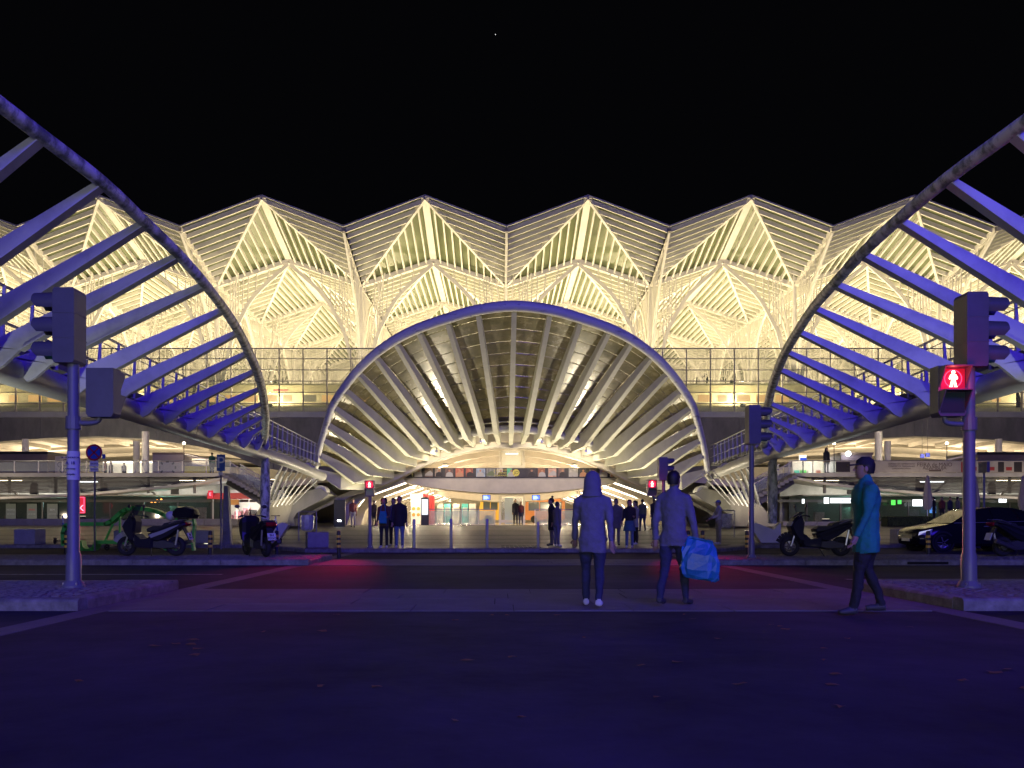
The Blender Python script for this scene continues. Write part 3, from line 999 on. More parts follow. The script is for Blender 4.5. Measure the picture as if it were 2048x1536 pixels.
# leaning portal frames on both sides, concrete between them, glowing strips painted as lit concrete faces
for s in (-1, 1):
    def hx(d): return AX + s * d
    for k in range(10):
        y = 50.5 + 5.0 * k
        path = [(10.9, 0.75), (10.45, 1.9), (9.9, 2.55), (8.9, 3.05), (6.9, 3.75)]
        m = MB()
        hs = [0.62, 0.5, 0.5, 0.46, 0.4]
        for (a, b, h0, h1) in zip(path[:-1], path[1:], hs[:-1], hs[1:]):
            m.beam((hx(a[0]), y, a[1]), (hx(b[0]), y, b[1]), 0.62, h0, up=(s * -0.6, 0, -0.8), w2=0.5, h2=h1)
        m.build('portal_frame', HALLC, hall)
        m = MB(); m.beam((hx(9.62), y + 2.2, 2.70), (hx(6.9), y + 2.2, 3.66), 0.6, 0.05); m.build('lit_face_glow', STRIP, hall)
        m = MB(); m.beam((hx(10.28), y + 2.2, 2.0), (hx(9.75), y + 2.2, 2.68), 0.12, 0.05); m.build('lit_face_glow', STRIP, hall)
    m = MB(); m.slab([(hx(11.1), 49.6, .7), (hx(10.7), 49.6, 1.95), (hx(10.15), 49.6, 2.75), (hx(9.1), 49.6, 3.3), (hx(6.9), 49.6, 4.0)],
                     [(hx(11.1), 101, .7), (hx(10.7), 101, 1.95), (hx(10.15), 101, 2.75), (hx(9.1), 101, 3.3), (hx(6.9), 101, 4.0)], (s * .2, 0, .2)); m.build('haunch_wall', HALLC, hall)
    # side gallery slab edges beside the bridge
    m = MB(); m.prism([(hx(6.9), 3.92), (hx(6.9), 4.35), (hx(11.5), 4.1), (hx(15.5), 3.55), (hx(15.5), 3.2), (hx(11.5), 3.65)], 'y', 51.2, 101); m.build('side_gallery', HALLC, hall)
# concentric arches of the upper hall and the vault over them
def arc(y, half, z0, rise, n=18):
    Rr = (half * half + rise * rise) / (2 * rise); zc = z0 + rise - Rr; a = math.asin(half / Rr)
    return [Vector((AX + Rr * math.sin(lerp(-a, a, i / n)), y, zc + Rr * math.cos(lerp(-a, a, i / n)))) for i in range(n + 1)]
for k in range(9):
    y = 51.0 + 5.5 * k
    m = MB(); c = arc(y, 9.4, 3.6, 2.9)
    for a, b in zip(c[:-1], c[1:]): m.beam(a, b, 0.9, 0.55)
    m.build('vault_rib', HALLC, hall)
m = MB(); m.slab(arc(50, 9.9, 3.7, 3.05), arc(101, 9.9, 3.7, 3.05), (0, 0, .3)); m.build('vault', HALLC, hall)
# galleries spanning the hall
def gallery(y0, y1, zt):
    xs = [AX - 7.2 + 14.4 * i / 16 for i in range(17)]
    low = [zt - 0.28 - 0.78 * (1 - ((x - AX) / 7.3) ** 2) for x in xs]
    poly = [(xs[0], zt), (xs[-1], zt)] + [(x, z) for x, z in reversed(list(zip(xs, low)))]
    m = MB(); m.prism(poly, 'y', y0, y1); m.build('gallery', HALLC, hall)
gallery(51.6, 54.6, 3.93)
gallery(76, 79, 3.93)
# end of the hall: bright bus concourse
m = MB(); m.bbox(-16, 18, 108, 108.5, .75, 8); m.build('end_wall', mat('concourse_far', (.66, .60, .46), .8, var=.2, scale=.6), hall)
m = MB(); m.bbox(-9.5, 10.8, 100.6, 101, 4.4, 8); m.build('end_lintel', HALLC, hall)
# lamps of the hall
for i, y in enumerate((55.5, 62, 70, 78, 87, 96)):
    for s in (-1, 1):
        t = thing('pendant_lamp', 'warm pendant lamp in the hall, %s from the entrance, %s side' % (ordinal(i), 'left' if s < 0 else 'right'), 'lamp', (AX + s * 4.6, y, 5.0), 'hall lamps', local=True)
        m = MB(); m.lathe([(.05, .18), (.16, .14), (.24, 0)], (0, 0, 0), 12); m.build('shade', ALU, t, True)
        m = MB(); m.lathe([(.20, -.03), (.20, -.005)], (0, 0, 0), 12); m.build('bulb', WARML, t)
        light('hall_light', 'POINT', (0, 0, -.35), 480 if i else 560, (1.0, .80, .53), parent=t, shadow_soft_size=.25)
for i, y in enumerate((56.5, 66, 76, 88, 98)):
    for s in (-1, 1):
        t = thing('ceiling_lamp', 'round lamp under the hall gallery, %s from the entrance, %s side' % (ordinal(i), 'left' if s < 0 else 'right'), 'lamp', (AX + s * 7.0, y, 3.5), 'hall ceiling lamps', local=True)
        m = MB(); m.lathe([(.16, -.06), (.18, .0), (.05, .04)], (0, 0, 0), 12); m.build('housing', ALU, t, True)
        m = MB(); m.lathe([(.14, -.085), (.14, -.065)], (0, 0, 0), 12); m.build('diffuser', WARML, t)
        light('hall_light', 'POINT', (0, 0, -.35), 420, (1.0, .80, .53), parent=t, shadow_soft_size=.25)
# lamps that wash the underside of the fan canopy, set in the plaza
for i, (x, y, e) in enumerate(((-7.5, 47.2, 170), (-2.6, 48.4, 200), (3.9, 48.4, 200), (8.9, 47.2, 170))):
    t = thing('ground_uplight', 'flush ground uplight below the fan canopy, %s from the left' % ordinal(i), 'lamp', (x, y, plz(y)), 'ground uplights under the canopy', local=True)
    m = MB(); m.lathe([(.17, -.02), (.17, .012)], (0, 0, 0), 16); m.build('ring', ALU, t)
    m = MB(); m.lathe([(.11, .013), (.11, .018)], (0, 0, 0), 16); m.build('lens', glow('uplight_lens', (1, .85, .6), 3), t)
    light('uplight_beam', 'SPOT', (0, 0, .1), e * 8, (1.0, .86, .60), target=(x * -.06, -5.5, 9), parent=t, spot_size=R(130), spot_blend=.6, shadow_soft_size=.2)

# advertising banner on the front gallery
b0, b1 = XP(808, 51.5), XP(1240, 51.5); zb0, zb1 = ZP(955.5, 51.5), ZP(936, 51.5)
ban = thing('advert_banner', 'long black advertising banner with sport pictures on the hall gallery', 'banner', ((b0 + b1) / 2, 51.5, zb0))
m = MB(); m.bbox(b0, b1, 51.48, 51.56, zb0, zb1); m.build('board', mat('banner_black', (.025, .02, .02), .5, var=.3, scale=3), ban)
pal = [((.65, .6, .25), .9), ((.45, .42, .38), .7), ((.16, .11, .08), .8), ((.35, .27, .2), .6), ((.12, .07, .06), .8), ((.42, .12, .07), .8), ((.36, .1, .06), .7),
       ((.28, .34, .42), .9), ((.2, .2, .18), .9), ((.45, .43, .4), .6), ((.10, .45, .25), .5), None, ((.05, .04, .04), .8), ((.25, .10, .05), .7), ((.45, .28, .2), .8),
       ((.2, .12, .1), .6), ((.38, .36, .33), .9), ((.05, .05, .06), .7), ((.12, .10, .09), .7), ((.2, .16, .3), .8), ((.6, .56, .5), .9)]
W = (b1 - b0) / len(pal); H = zb1 - zb0
skin_p = mat('print_skin', (.55, .28, .16), .6); dark_p = mat('print_dark', (.03, .025, .025), .6); pale_p = mat('print_pale', (.5, .48, .45), .6)
for i, q in enumerate(pal):
    x = b0 + W * i
    if q is None: continue
    m = MB(); m.bbox(x + .01, x + W * q[1], 51.470, 51.478, zb0 + .06, zb1 - .03); p = m.build('picture', mat('print_%d' % i, tuple(min(.85, c * 1.35) for c in q[0]), .6, var=.45, scale=5), ban)
    cx = x + W * .42; yy = 51.462
    if i in (2, 14, 16, 8):      # a shoe
        m = MB(); m.prism([(cx - .26, zb0 + .14), (cx + .24, zb0 + .14), (cx + .26, zb0 + .3), (cx + .1, zb0 + .48), (cx - .02, zb0 + .42), (cx - .22, zb0 + .27)], 'y', yy, yy + .006); m.build('print_shoe', pale_p if i != 8 else mat('print_olive', (.16, .2, .1), .6), p)
    else:                        # a figure, cropped at the chest
        m = MB(); m.prism([(cx - .25, zb0 + .07), (cx + .25, zb0 + .07), (cx + .2, zb0 + .3), (cx + .07, zb0 + .38), (cx - .07, zb0 + .38), (cx - .2, zb0 + .3)], 'y', yy, yy + .006); m.build('print_torso', [dark_p, pale_p, skin_p][i % 3], p)
        m = MB(); m.lathe([(.075, yy - .004), (.075, yy + .004)], (cx, 0, zb0 + .46), 12, 'y'); m.build('print_head', skin_p, p)
YEL = mat('banner_yellow', (.75, .66, .12), .6)
lc = P(1032, 945.5, 51.46)
m = MB(); m.lathe([(H * .36, 51.455), (H * .36, 51.465)], (lc.x, 0, lc.z), 28, 'y'); m.build('logo_disc', YEL, ban)
text('JD', 'logo_letters', dark_p, H * .46, (lc.x, 51.45, lc.z), ban, shear=.25)
for r_ in range(3):
    text(('JUST FOR', 'FOREVER', 'FORWARD')[r_], 'slogan', YEL, H * .26, (P(1004, 945, 51.46).x - .03, 51.465, zb0 + H * (.78 - .28 * r_)), ban, sx=1.0, shear=.15)
m = MB(); m.bbox(P(988, 0, 51.5).x, P(989, 0, 51.5).x, 51.466, 51.475, zb0 + .1, zb1 - .1); m.build('print_bar', YEL, ban)

# glass lift on the axis
LF = thing('glass_lift', 'bright glass lift shaft on the axis of the hall', 'lift', (P(1024, 1050, 57).x, 57.8, 0.75))
lx0, lx1 = XP(1000, 57), XP(1048, 57); ly0, ly1 = 57.0, 58.8; lz1 = ZP(894, 57)
LFM = mat('lift_frame', (.75, .72, .65), .4)
for x in (lx0, lx1):
    for y in (ly0, ly1):
        m = MB(); m.bbox(x - .08, x + .08, y - .08, y + .08, .75, lz1); m.build('post', LFM, LF)
for z in (1.0, 2.9, 4.1, 5.0, lz1 - .15):
    for (a, b) in (((lx0, ly0), (lx1, ly0)), ((lx0, ly0), (lx0, ly1)), ((lx1, ly0), (lx1, ly1)), ((lx0, ly1), (lx1, ly1))):
        m = MB(); m.beam((a[0], a[1], z), (b[0], b[1], z), .12, .2); m.build('crossbar', LFM, LF)
for z0_, z1_ in ((1.1, 2.8), (3.0, 4.0), (4.2, 4.9), (5.1, lz1 - .25)):
    m = MB(); m.bbox(lx0 + .1, lx1 - .1, ly0 - .012, ly0 + .012, z0_, z1_); m.build('pane', CLEAR, LF)
m = MB(); m.bbox(lx0 + .15, lx1 - .15, ly1 - .05, ly1 + .05, 4.0, lz1 - .3); m.build('back_panel', WHITEW, LF)
m = MB(); m.bbox(lx0 + .35, lx0 + .95, ly0 - .05, ly0 - .02, .8, 2.75); m.build('door', mat('lift_door', (.5, .58, .62), .25), LF)
m = MB(); m.bbox(lx0 + .4, lx1 - .4, ly0 + .7, ly1 - .6, lz1 - .45, lz1 - .38); m.build('lamp_panel', glow('lift_lamp', (1, .92, .75), 2.5), LF)
m = MB(); m.bbox(lx0 + .2, lx1 - .2, ly0 + .4, ly1 - .3, 3.2, 3.26); m.build('lamp_panel', WARML, LF)

# hanging information screens
for px, nm in ((973, 'left'), (1072, 'right')):
    c = P(px, 995, 56); t = thing('info_screen', 'small blue departure screen hanging %s of the lift' % nm, 'screen', (c.x, c.y, c.z), 'departure screens')
    m = MB(); m.box(c, (.6, .10, .38)); m.build('housing', DARK, t)
    m = MB(); m.bbox(c.x - .26, c.x + .26, c.y - .062, c.y - .053, c.z - .15, c.z + .15); m.build('display', glow('screen_blue', (.10, .22, 1.0), 1.6), t)
    for r_ in range(4):
        m = MB(); m.bbox(c.x - .22, c.x + .05 + .12 * ((r_ * 7) % 3) / 2, c.y - .07, c.y - .064, c.z + .08 - .07 * r_, c.z + .115 - .07 * r_); m.build('text_row', glow('screen_text', (.7, .85, 1.0), 2), t)
    m = MB(); m.tube([c + Vector((0, 0, .19)), c + Vector((0, 0, 1.3 if px < 1000 else 1.3))], .02, 6); m.build('rod', LFM, t)

# glass barriers round the stair well
def barrier(x0, x1, y, z0, h, label):
    t = thing('glass_barrier', label, 'barrier', ((x0 + x1) / 2, y, z0))
    n = max(2, int((x1 - x0) / .95)); w = (x1 - x0) / n
    for i in range(n + 1):
        m = MB(); m.bbox(x0 + i * w - .025, x0 + i * w + .025, y - .03, y + .03, z0, z0 + h); m.build('post', LFM, t)
    for i in range(n):
        m = MB(); m.bbox(x0 + i * w + .04, x0 + (i + 1) * w - .04, y - .008, y + .008, z0 + .08, z0 + h - .06); m.build('pane', mat('frosted_barrier_glass', (.55, .62, .52), .15, alpha=.42, var=.15, scale=3), t)
    m = MB(); m.bbox(x0, x1, y - .04, y + .04, z0 + h, z0 + h + .05); m.build('top_rail', mat('violet_rail', (.16, .10, .22), .4), t)
    m = MB(); m.bbox(x0, x1, y - .10, y + .10, z0, z0 + .07); m.build('plinth', HALLC, t)
barrier(XP(857, 53), XP(990, 53), 53, .75, 1.05, 'long glass barrier left of the lift, facing the plaza')
barrier(XP(1070, 53), XP(1152, 53), 53, .75, 1.05, 'glass barrier right of the lift, facing the plaza')

# black totem with a white screen, red portal, kiosk
c = XP(850, 52.4)
t = thing('info_totem', 'black totem with a bright white screen inside the hall', 'totem', (c, 52.4, .75))
m = MB(); m.bbox(c - .26, c + .26, 52.3, 52.5, .75, 2.62); m.build('body', DARK, t)
m = MB(); m.bbox(c - .21, c + .21, 52.29, 52.298, 1.45, 2.5); m.build('display', glow('totem_screen', (.9, .95, 1), 1.3), t)
redm = mat('red_panel', (.55, .05, .06), .4)
for i, (a, b, y) in enumerate(((838, 856, 60), (858, 868, 64))):
    x0, x1 = XP(a, y), XP(b, y); t = thing('red_portal', ('large' if i == 0 else 'small') + ' red frame of a ticket machine bay in the hall', 'portal', (x0, y, .75), 'red portals')
    m = MB(); m.bbox(x0, x0 + .2, y, y + .8, .75, 2.9); m.build('post', redm, t)
    m = MB(); m.bbox(x1 - .2, x1, y, y + .8, .75, 2.9); m.build('post', redm, t)
    m = MB(); m.bbox(x0, x1, y, y + .8, 2.9, 3.1); m.build('lintel', redm, t)
x0, x1 = XP(822, 58), XP(841, 58); t = thing('snack_kiosk', 'white kiosk with orange dots beside the red portal', 'kiosk', (x0, 58, .75))
m = MB(); m.bbox(x0, x1, 58, 59.2, .75, 2.7); m.build('body', WHITEW, t)
m = MB(); m.bbox(x0 - .05, x1 + .05, 57.9, 59.3, 2.7, 3.05); m.build('lamp_box', glow('kiosk_lightbox', (1, .95, .85), 1.6), t)
for i in range(4):
    m = MB(); m.lathe([(.13, 57.97), (.13, 57.995)], (x0 + .2 + .35 * (i % 2), 0, 1.5 + .45 * (i // 2)), 12, 'y'); m.build('dot', mat('orange_dot', (.7, .25, .05), .5), t)

# buses on the far side
def bus(px0, px1, Y, h, body, label):
    x0, x1 = XP(px0, Y), XP(px1, Y); t = thing('bus', label, 'bus', ((x0 + x1) / 2, Y, .75), 'buses beyond the hall')
    m = MB(); m.prism([(x0, 1.1), (x1, 1.1), (x1, .75 + h - .15), (x1 - .2, .75 + h), (x0 + .35, .75 + h), (x0 + .05, .75 + h * .6)], 'y', Y, Y + 2.5); m.build('body', body, t)
    n = max(2, int((x1 - x0) / 1.3)); w = (x1 - x0 - .8) / n
    for i in range(n):
        q = MB(); q.bbox(x0 + .5 + i * w, x0 + .4 + (i + 1) * w, Y - .02, Y - .004, .75 + h * .5, .75 + h * .86); q.build('window', mat('bus_glass', (.05, .06, .05), .1), t)
    for xx in (x0 + 1.2, x1 - 1.6):
        q = MB(); q.lathe([(.45, Y - .05), (.45, Y + .2)], (xx, 0, 1.2), 16, 'y'); q.build('wheel', RUBBER, t)
bus(958, 1002, 92, 3.1, mat('bus_yellow', (.75, .45, .04), .4), 'yellow and white bus parked beyond the hall, left of the lift')
bus(1049, 1130, 96, 3.0, mat('bus_orange', (.7, .25, .05), .4), 'orange striped bus parked beyond the hall, right of the lift')
for i, px in enumerate((880, 895, 912, 930, 945)):
    x = XP(px, 100); t = thing('far_booth', 'lit ticket booth at the end of the hall, %s from the left' % ordinal(i), 'booth', (x, 100, .75), 'far ticket booths')
    m = MB(); m.bbox(x - .42, x + .42, 100, 100.8, .75, 3.2); m.build('body', [WHITEW, mat('teal_booth', (.05, .35, .35), .5)][i % 2], t)
    m = MB(); m.bbox(x - .3, x + .3, 99.97, 99.99, 1.6, 2.7); m.build('window', glow('booth_window', (.9, .8, .55), .7), t)
# dark notice board with a little lamp, left of the hall mouth
t = thing('notice_board', 'tall dark notice board standing beside the left hall wall', 'notice board', (XP(679, 48), 48, .7))
m = MB(); m.bbox(XP(668, 48), XP(690, 48), 48, 48.15, .68, ZP(999, 48)); m.build('panel', DARK, t)
m = MB(); m.bbox(XP(675, 48), XP(682, 48), 47.95, 47.995, ZP(1043, 48), ZP(1040, 48)); m.build('lamp', COOLL, t)

# spot lamps clamped to the inner tube of the fan, lighting the gallery front and the hall mouth
for i, k in enumerate((7, 10, 14, 17)):
    q = KA[k] + Vector((0, -.25, -.30))
    t = thing('canopy_spot', 'small spot lamp clamped to the inner tube of the fan, %s from the left' % ordinal(i), 'lamp', q, 'spot lamps on the fan canopy', local=True)
    m = MB(); m.tube([(0, 0, .22), (0, 0, .05)], .025, 8); m.build('clamp', DARK, t)
    m = MB(); m.lathe([(.06, -.12), (.09, .06)], (0, 0, 0), 12, 'y'); m.build('can', ALU, t, True)
    light('spot_beam', 'SPOT', (0, .15, -.05), 420, (1.0, .84, .60), target=(0, 5, -1.2), parent=t, spot_size=R(80), spot_blend=.7, shadow_soft_size=.06)
# ------------------------------------------------------------------ side wings with mezzanine, louvres and shops
SLABM = mat('slab_concrete', (.34, .33, .30), .8, var=.15, scale=1, bump=.2)
LOUV = mat('louvre_metal', (.10, .095, .09), .5)
SHOPW = mat('shop_wall_dark', (.05, .055, .05), .6, var=.2, scale=2)
for s, nm in ((-1, 'left'), (1, 'right')):
    def wx(d): return AX + s * d
    w = thing('station_wing', '%s wing of the station with mezzanine, louvred band and dark shopfronts' % nm, 'building', (wx(35), 55, .75), 'station wings')
    YW = 55.0
    # mezzanine slab, continued as a floor under the vault
    m = MB(); m.bbox(wx(19.6), wx(75), YW, 116, 4.16, 4.44); m.build('mezzanine_slab', SLABM, w)
    # rail: posts, panes, handrail
    y = YW + .12
    for i in range(26):
        x = wx(19.8 + 1.7 * i)
        m = MB(); m.bbox(x - .03, x + .03, y - .03, y + .03, 4.44, 5.28); m.build('rail_post', LFM, w)
        m = MB(); m.bbox(x + s * .06, x + s * 1.64, y - .008, y + .008, 4.52, 5.2); m.build('rail_pane', CLEAR, w)
    m = MB(); m.tube([(wx(19.8), y, 5.3), (wx(64), y, 5.3)], .035, 8); m.build('handrail', mat('rail_steel', (.4, .4, .4), .4, metal=.6), w)
    # louvred band
    for i in range(11):
        z = 4.06 - i * .098
        m = MB(); m.beam((wx(21.5 + (max(0, i - 2) * .95 if i > 2 else 0)), YW + .35, z), (wx(64), YW + .35, z), .10, .035, up=(0, .5, .85)); m.build('louvre', LOUV, w)
    for i in range(13):
        x = wx(22.5 + i * 3.3)
        m = MB(); m.bbox(x - .08, x + .08, YW + .45, YW + .6, 3.0, 4.16); m.build('mullion', LOUV, w)
    # dark lens-shaped ledge under the louvres
    ds = [19.6, 22, 25, 29, 33, 38, 44, 52, 60, 66]
    zu = [4.16, 3.75, 3.45, 3.16, 3.03, 2.98, 3.03, 3.2, 3.4, 3.6]
    zl = [4.10, 3.62, 3.27, 2.92, 2.68, 2.52, 2.6, 2.9, 3.2, 3.4]
    m = MB(); m.slab([(wx(d), YW - .2, z) for d, z in zip(ds, zl)], [(wx(d), YW + 3.2, z + .1) for d, z in zip(ds, zl)], (0, 0, .16)); m.build('curved_ledge', SLABM, w)
    # back of the louvre deck: lit wall and tubes
    m = MB(); m.bbox(wx(22), wx(66), 63, 63.3, .75, 4.16); m.build('inner_wall', mat('inner_wall_grey', (.5, .5, .47), .7, var=.25, scale=.8), w)
    m = MB(); m.bbox(wx(22), wx(66), YW + 3.2, 63, 2.9, 3.0); m.build('deck_floor', SLABM, w)
    for i in range(9):
        x = wx(23.5 + i * 4.6)
        m = MB(); m.bbox(x - 1.0, x + 1.0, 57.8 + (i % 3), 57.95 + (i % 3), 4.0, 4.06); m.build('tube_lamp', COOLL if i % 3 else WARML, w)
    for i in range(7):   # parked-up shapes and stair strings behind the slats
        x = wx(25 + i * 5.2)
        m = MB(); m.prism([(x, 3.0), (x + .55, 3.0), (x + .5, 3.75), (x + .35, 3.9), (x + .2, 3.9), (x + .05, 3.7)], 'y', 57.4, 57.6); m.build('inner_post', DARK, w)
        m = MB(); m.beam((x + 1.6 * s, 58.5, 3.0), (x + 2.8 * s, 58.5, 4.1), .1, .14); m.build('inner_brace', LOUV, w)
    for i, (d, e) in enumerate(((27, 330), (36, 480), (46, 480))):
        light('louvre_light', 'AREA', (wx(d), 60, 4.08), e, (1, .94, .82), target=(wx(d), 60.5, 0), parent=w, shape='RECTANGLE', size=6, size_y=.3)
    # shopfronts
    YF = 57.5
    m = MB(); m.bbox(wx(22), wx(66), YF + 3.5, YF + 3.8, .7, 3.0); m.build('shop_back', SHOPW, w)
    m = MB(); m.bbox(wx(18), wx(66), YF - .06, YF + .06, 2.42, 2.6); m.build('shop_header', SHOPW, w)
    for i in range(17):
        x = wx(22 + i * 2.5)
        m = MB(); m.bbox(x - .05, x + .05, YF - .06, YF + .06, .75, 2.42); m.build('shop_mullion', DARK, w)
        m = MB(); m.bbox(x + s * .06, x + s * 2.44, YF - .01, YF + .01, .8, 2.40); m.build('shop_pane', DGLASS, w)
    for i in range(16):  # goods and people-sized clutter in the windows
        x = wx(23 + i * 2.4 + random.uniform(-.5, .5)); h = random.uniform(.5, 1.4)
        m = MB(); m.bbox(x - .35, x + .35, YF + 1.2, YF + 1.6, .75, .75 + h); m.build('shop_rack', mat('rack_%d' % (i % 4), [(.25, .2, .2), (.08, .12, .1), (.2, .06, .05), (.12, .12, .16)][i % 4], .7, var=.4, scale=4), w)
    for i in range(8):
        x = wx(24 + i * 4.6)
        m = MB(); m.lathe([(.09, -.03), (.11, .0)], (x, YF + .9, 2.52), 10); m.build('spot_lamp', COOLL, w)
    light('shop_light', 'POINT', (wx(26), YF + 1.0, 2.3), 70, (.40, 1.0, .82), parent=w, shadow_soft_size=.2)
    light('shop_light', 'POINT', (wx(34), YF + 1.2, 2.3), 40, (.6, 1.0, .9), parent=w, shadow_soft_size=.2)
    # low stone step in front of the shops
    for i in range(22):
        x = wx(17.6 + i * 2.2)
        m = MB(); m.bbox(x, x + s * 2.16, 50.2, 52.0, .6, 1.18 if s < 0 else 1.0); m.build('step_block', mat('step_stone', (.34, .32, .27), .7, var=.15, scale=2, bump=.3), w)
    # fill lamps added on the step to brighten the front of the wing
    for i, d in enumerate((21, 28.5, 36, 44)):
        t = thing('wing_fill', 'added low fill lamp in front of the %s shops, %s from the hall' % (nm, ordinal(i)), 'lamp', (wx(d), 51.75, 1.19 if s < 0 else 1.01), 'added fill lamps in front of the shops', local=True)
        m = MB(); m.box((0, 0, .08), (.5, .16, .16)); m.build('housing', DARK, t)
        m = MB(); m.box((0, 0, .165), (.44, .11, .01)); m.build('lens', MATS['uplight_lens'], t)
        light('wing_fill_beam', 'SPOT', (0, .1, .25), 620, (1.0, .82, .58), target=(0, 20, 10), parent=t, spot_size=R(116), spot_blend=.7, shadow_soft_size=.04)
    for i, (d, yy) in enumerate(((11.9, 37.5), (12.8, 42.5))):
        t = thing('buttress_light', 'ground uplight under the %s footbridge, %s' % (nm, ('towards the street', 'beside the buttress')[i]), 'lamp', (wx(d), yy, plz(yy)), 'uplights under the footbridges', local=True)
        m = MB(); m.lathe([(.15, -.02), (.15, .015)], (0, 0, 0), 16); m.build('ring', ALU, t)
        m = MB(); m.lathe([(.11, .016), (.11, .02)], (0, 0, 0), 16); m.build('lens', MATS['uplight_lens'], t)
        light('uplight_beam', 'SPOT', (0, 0, .1), 330, (1.0, .88, .62), target=(-s * .25, 1.0, 3), parent=t, spot_size=R(140), spot_blend=.6, shadow_soft_size=.15)
    # warm vault lighting: lamps fixed to columns under the tracks
    for i, (d, e) in enumerate(((27, 2200), (40, 2800), (53, 2800))):
        x = wx(d)
        t = thing('vault_lamp', 'warm lamp under the %s viaduct vault, %s from the hall' % (nm, ordinal(i)), 'lamp', (x, 90, 5.6), 'vault lamps under the viaduct', local=True)
        m = MB(); m.tube([(0, 0, -1.15), (0, 0, 0)], .05, 8); m.build('stem', DARK, t)
        m = MB(); m.lathe([(.12, 0), (.3, .12), (.32, .16)], (0, 0, 0), 14); m.build('bowl', ALU, t, True)
        m = MB(); m.lathe([(.27, .161), (.25, .19)], (0, 0, 0), 14); m.build('lens', WARML, t)
        light('vault_light', 'POINT', (0, 0, .6), e, (1.0, .78, .50), parent=t, shadow_soft_size=.3)
    for i, d in enumerate((24.5, 33, 43)):  # posts added as fill for the mezzanine, its columns and the viaduct fascia
        x = wx(d)
        t = thing('mezzanine_fill', 'added fill lamp post on the %s mezzanine, %s from the hall' % (nm, ordinal(i)), 'lamp', (x, 58.6, 4.44), 'added fill lamps on the mezzanine', local=True)
        m = MB(); m.tube([(0, 0, 0), (0, 0, 2.35)], .03, 8); m.build('post', DARK, t)
        m = MB(); m.ball((0, 0, 2.45), .11); m.build('globe', WARML, t, True)
        light('fascia_fill_beam', 'SPOT', (0, .2, 2.5), 1300, (1.0, .84, .60), target=(0, 21, 7.5), parent=t, spot_size=R(95), spot_blend=.8, shadow_soft_size=.1)
        light('mezzanine_fill_light', 'POINT', (0, 0, 2.45), 190, (1.0, .80, .55), parent=t, shadow_soft_size=.13)
    # white columns between mezzanine and vault
    for i, d in enumerate((30.6, 44, 58)):
        x = wx(d if i else (44.5 if s > 0 else 42.0) * 0 + (d if s > 0 else d))
    px = 291 if s < 0 else 1757
    for i, (pxx, Y) in enumerate(((px, 66), (px + s * -1 * -18, 74), (px - s * 240 * -1, 72))):
        x = XP(pxx, Y)
        t = thing('vault_column', 'pale round column under the %s vault, %s' % (nm, ('nearest', 'just behind the nearest one', 'farthest from the hall')[i]), 'column', (x, Y, 4.44), 'columns under the vault')
        m = MB(); m.tube([(x, Y, 4.44), (x, Y, 5.2), (x, Y, 8.6)], [.34, .30, .30], 16); m.build('shaft', WHITEW, t, True)
        m = MB(); m.lathe([(.42, 4.44), (.42, 4.6), (.34, 4.66)], (x, Y, 0), 16); m.build('base', CONC, t)
    # stair from the mezzanine down to the plaza
    st = thing('plaza_stair', 'straight stair with glass sides from the %s mezzanine to the plaza' % nm, 'stair', (wx(16), 52, .75), 'mezzanine stairs')
    a = P(458, 958, 52.0); b = P(606, 1046, 50.0)
    if s > 0: a, b = mirror(a), mirror(b)
    for dy in (0, 2.2):
        A = a + Vector((0, dy, 0)); B = b + Vector((0, dy, 0))
        m = MB(); m.beam(A, B, .25, .75); m.build('string_beam', CONCD, st)
        m = MB(); m.beam(A + Vector((0, 0, 1.15)), B + Vector((0, 0, 1.15)), .07, .06); m.build('handrail', LFM, st)
        d = (B - A)
        for i in range(9):
            q0 = A + d * (i / 9 + .006); q1 = A + d * ((i + 1) / 9 - .006)
            m = MB(); m.add([q0 + Vector((0, 0, .42)), q1 + Vector((0, 0, .42)), q1 + Vector((0, 0, 1.1)), q0 + Vector((0, 0, 1.1))], [(0, 1, 2, 3)])
            m.slab([q0 + Vector((0, .02, .42)), q1 + Vector((0, .02, .42))], [q0 + Vector((0, .02, 1.1)), q1 + Vector((0, .02, 1.1))], (0, .02, 0)); m.build('side_pane', CLEAR, st)
    nst = 20
    for i in range(nst):
        p = lerp(a, b, (i + .5) / nst); m = MB(); m.bbox(p.x - .17, p.x + .17, 52.15 if False else min(a.y, b.y) + .3, max(a.y, b.y) + 2.0, p.z + .16, p.z + .36); m.build('tread', SLABM, st)

# ---- left wing contents
KBR = mat('kiosk_brown', (.22, .17, .14), .6, var=.1, scale=2)
KPI = mat('kiosk_cream', (.42, .36, .33), .6, var=.06, scale=2)
Yk = 60.0
t = thing('mezzanine_kiosk', 'brown closed kiosk at the left end of the left mezzanine', 'kiosk', (XP(40, Yk), Yk, 4.44), 'mezzanine kiosks')
m = MB(); m.bbox(XP(-40, Yk), XP(95, Yk), Yk, Yk + 4, 4.44, ZP(908, Yk)); m.build('body', KBR, t)
m = MB(); m.bbox(XP(-42, Yk), XP(97, Yk), Yk - .1, Yk + 4.1, ZP(908, Yk), ZP(903, Yk)); m.build('roof', DARK, t)
m = MB(); m.bbox(XP(95, Yk) + .01, XP(140, Yk), Yk + 1, Yk + 1.1, 4.44, ZP(910, Yk)); sp = m.build('side_panel', mat('poster_cream', (.6, .55, .42), .6), t)
for i, (dx, dz, r) in enumerate(((.35, .95, .2), (.75, 1.1, .25), (.5, .5, .18), (.95, .6, .15))):
    m = MB(); m.torus((XP(97, Yk) + dx, Yk + .98, 4.5 + dz), r, .022, 18, 4, 'y'); m.build('ring_drawing', dark_p, sp)
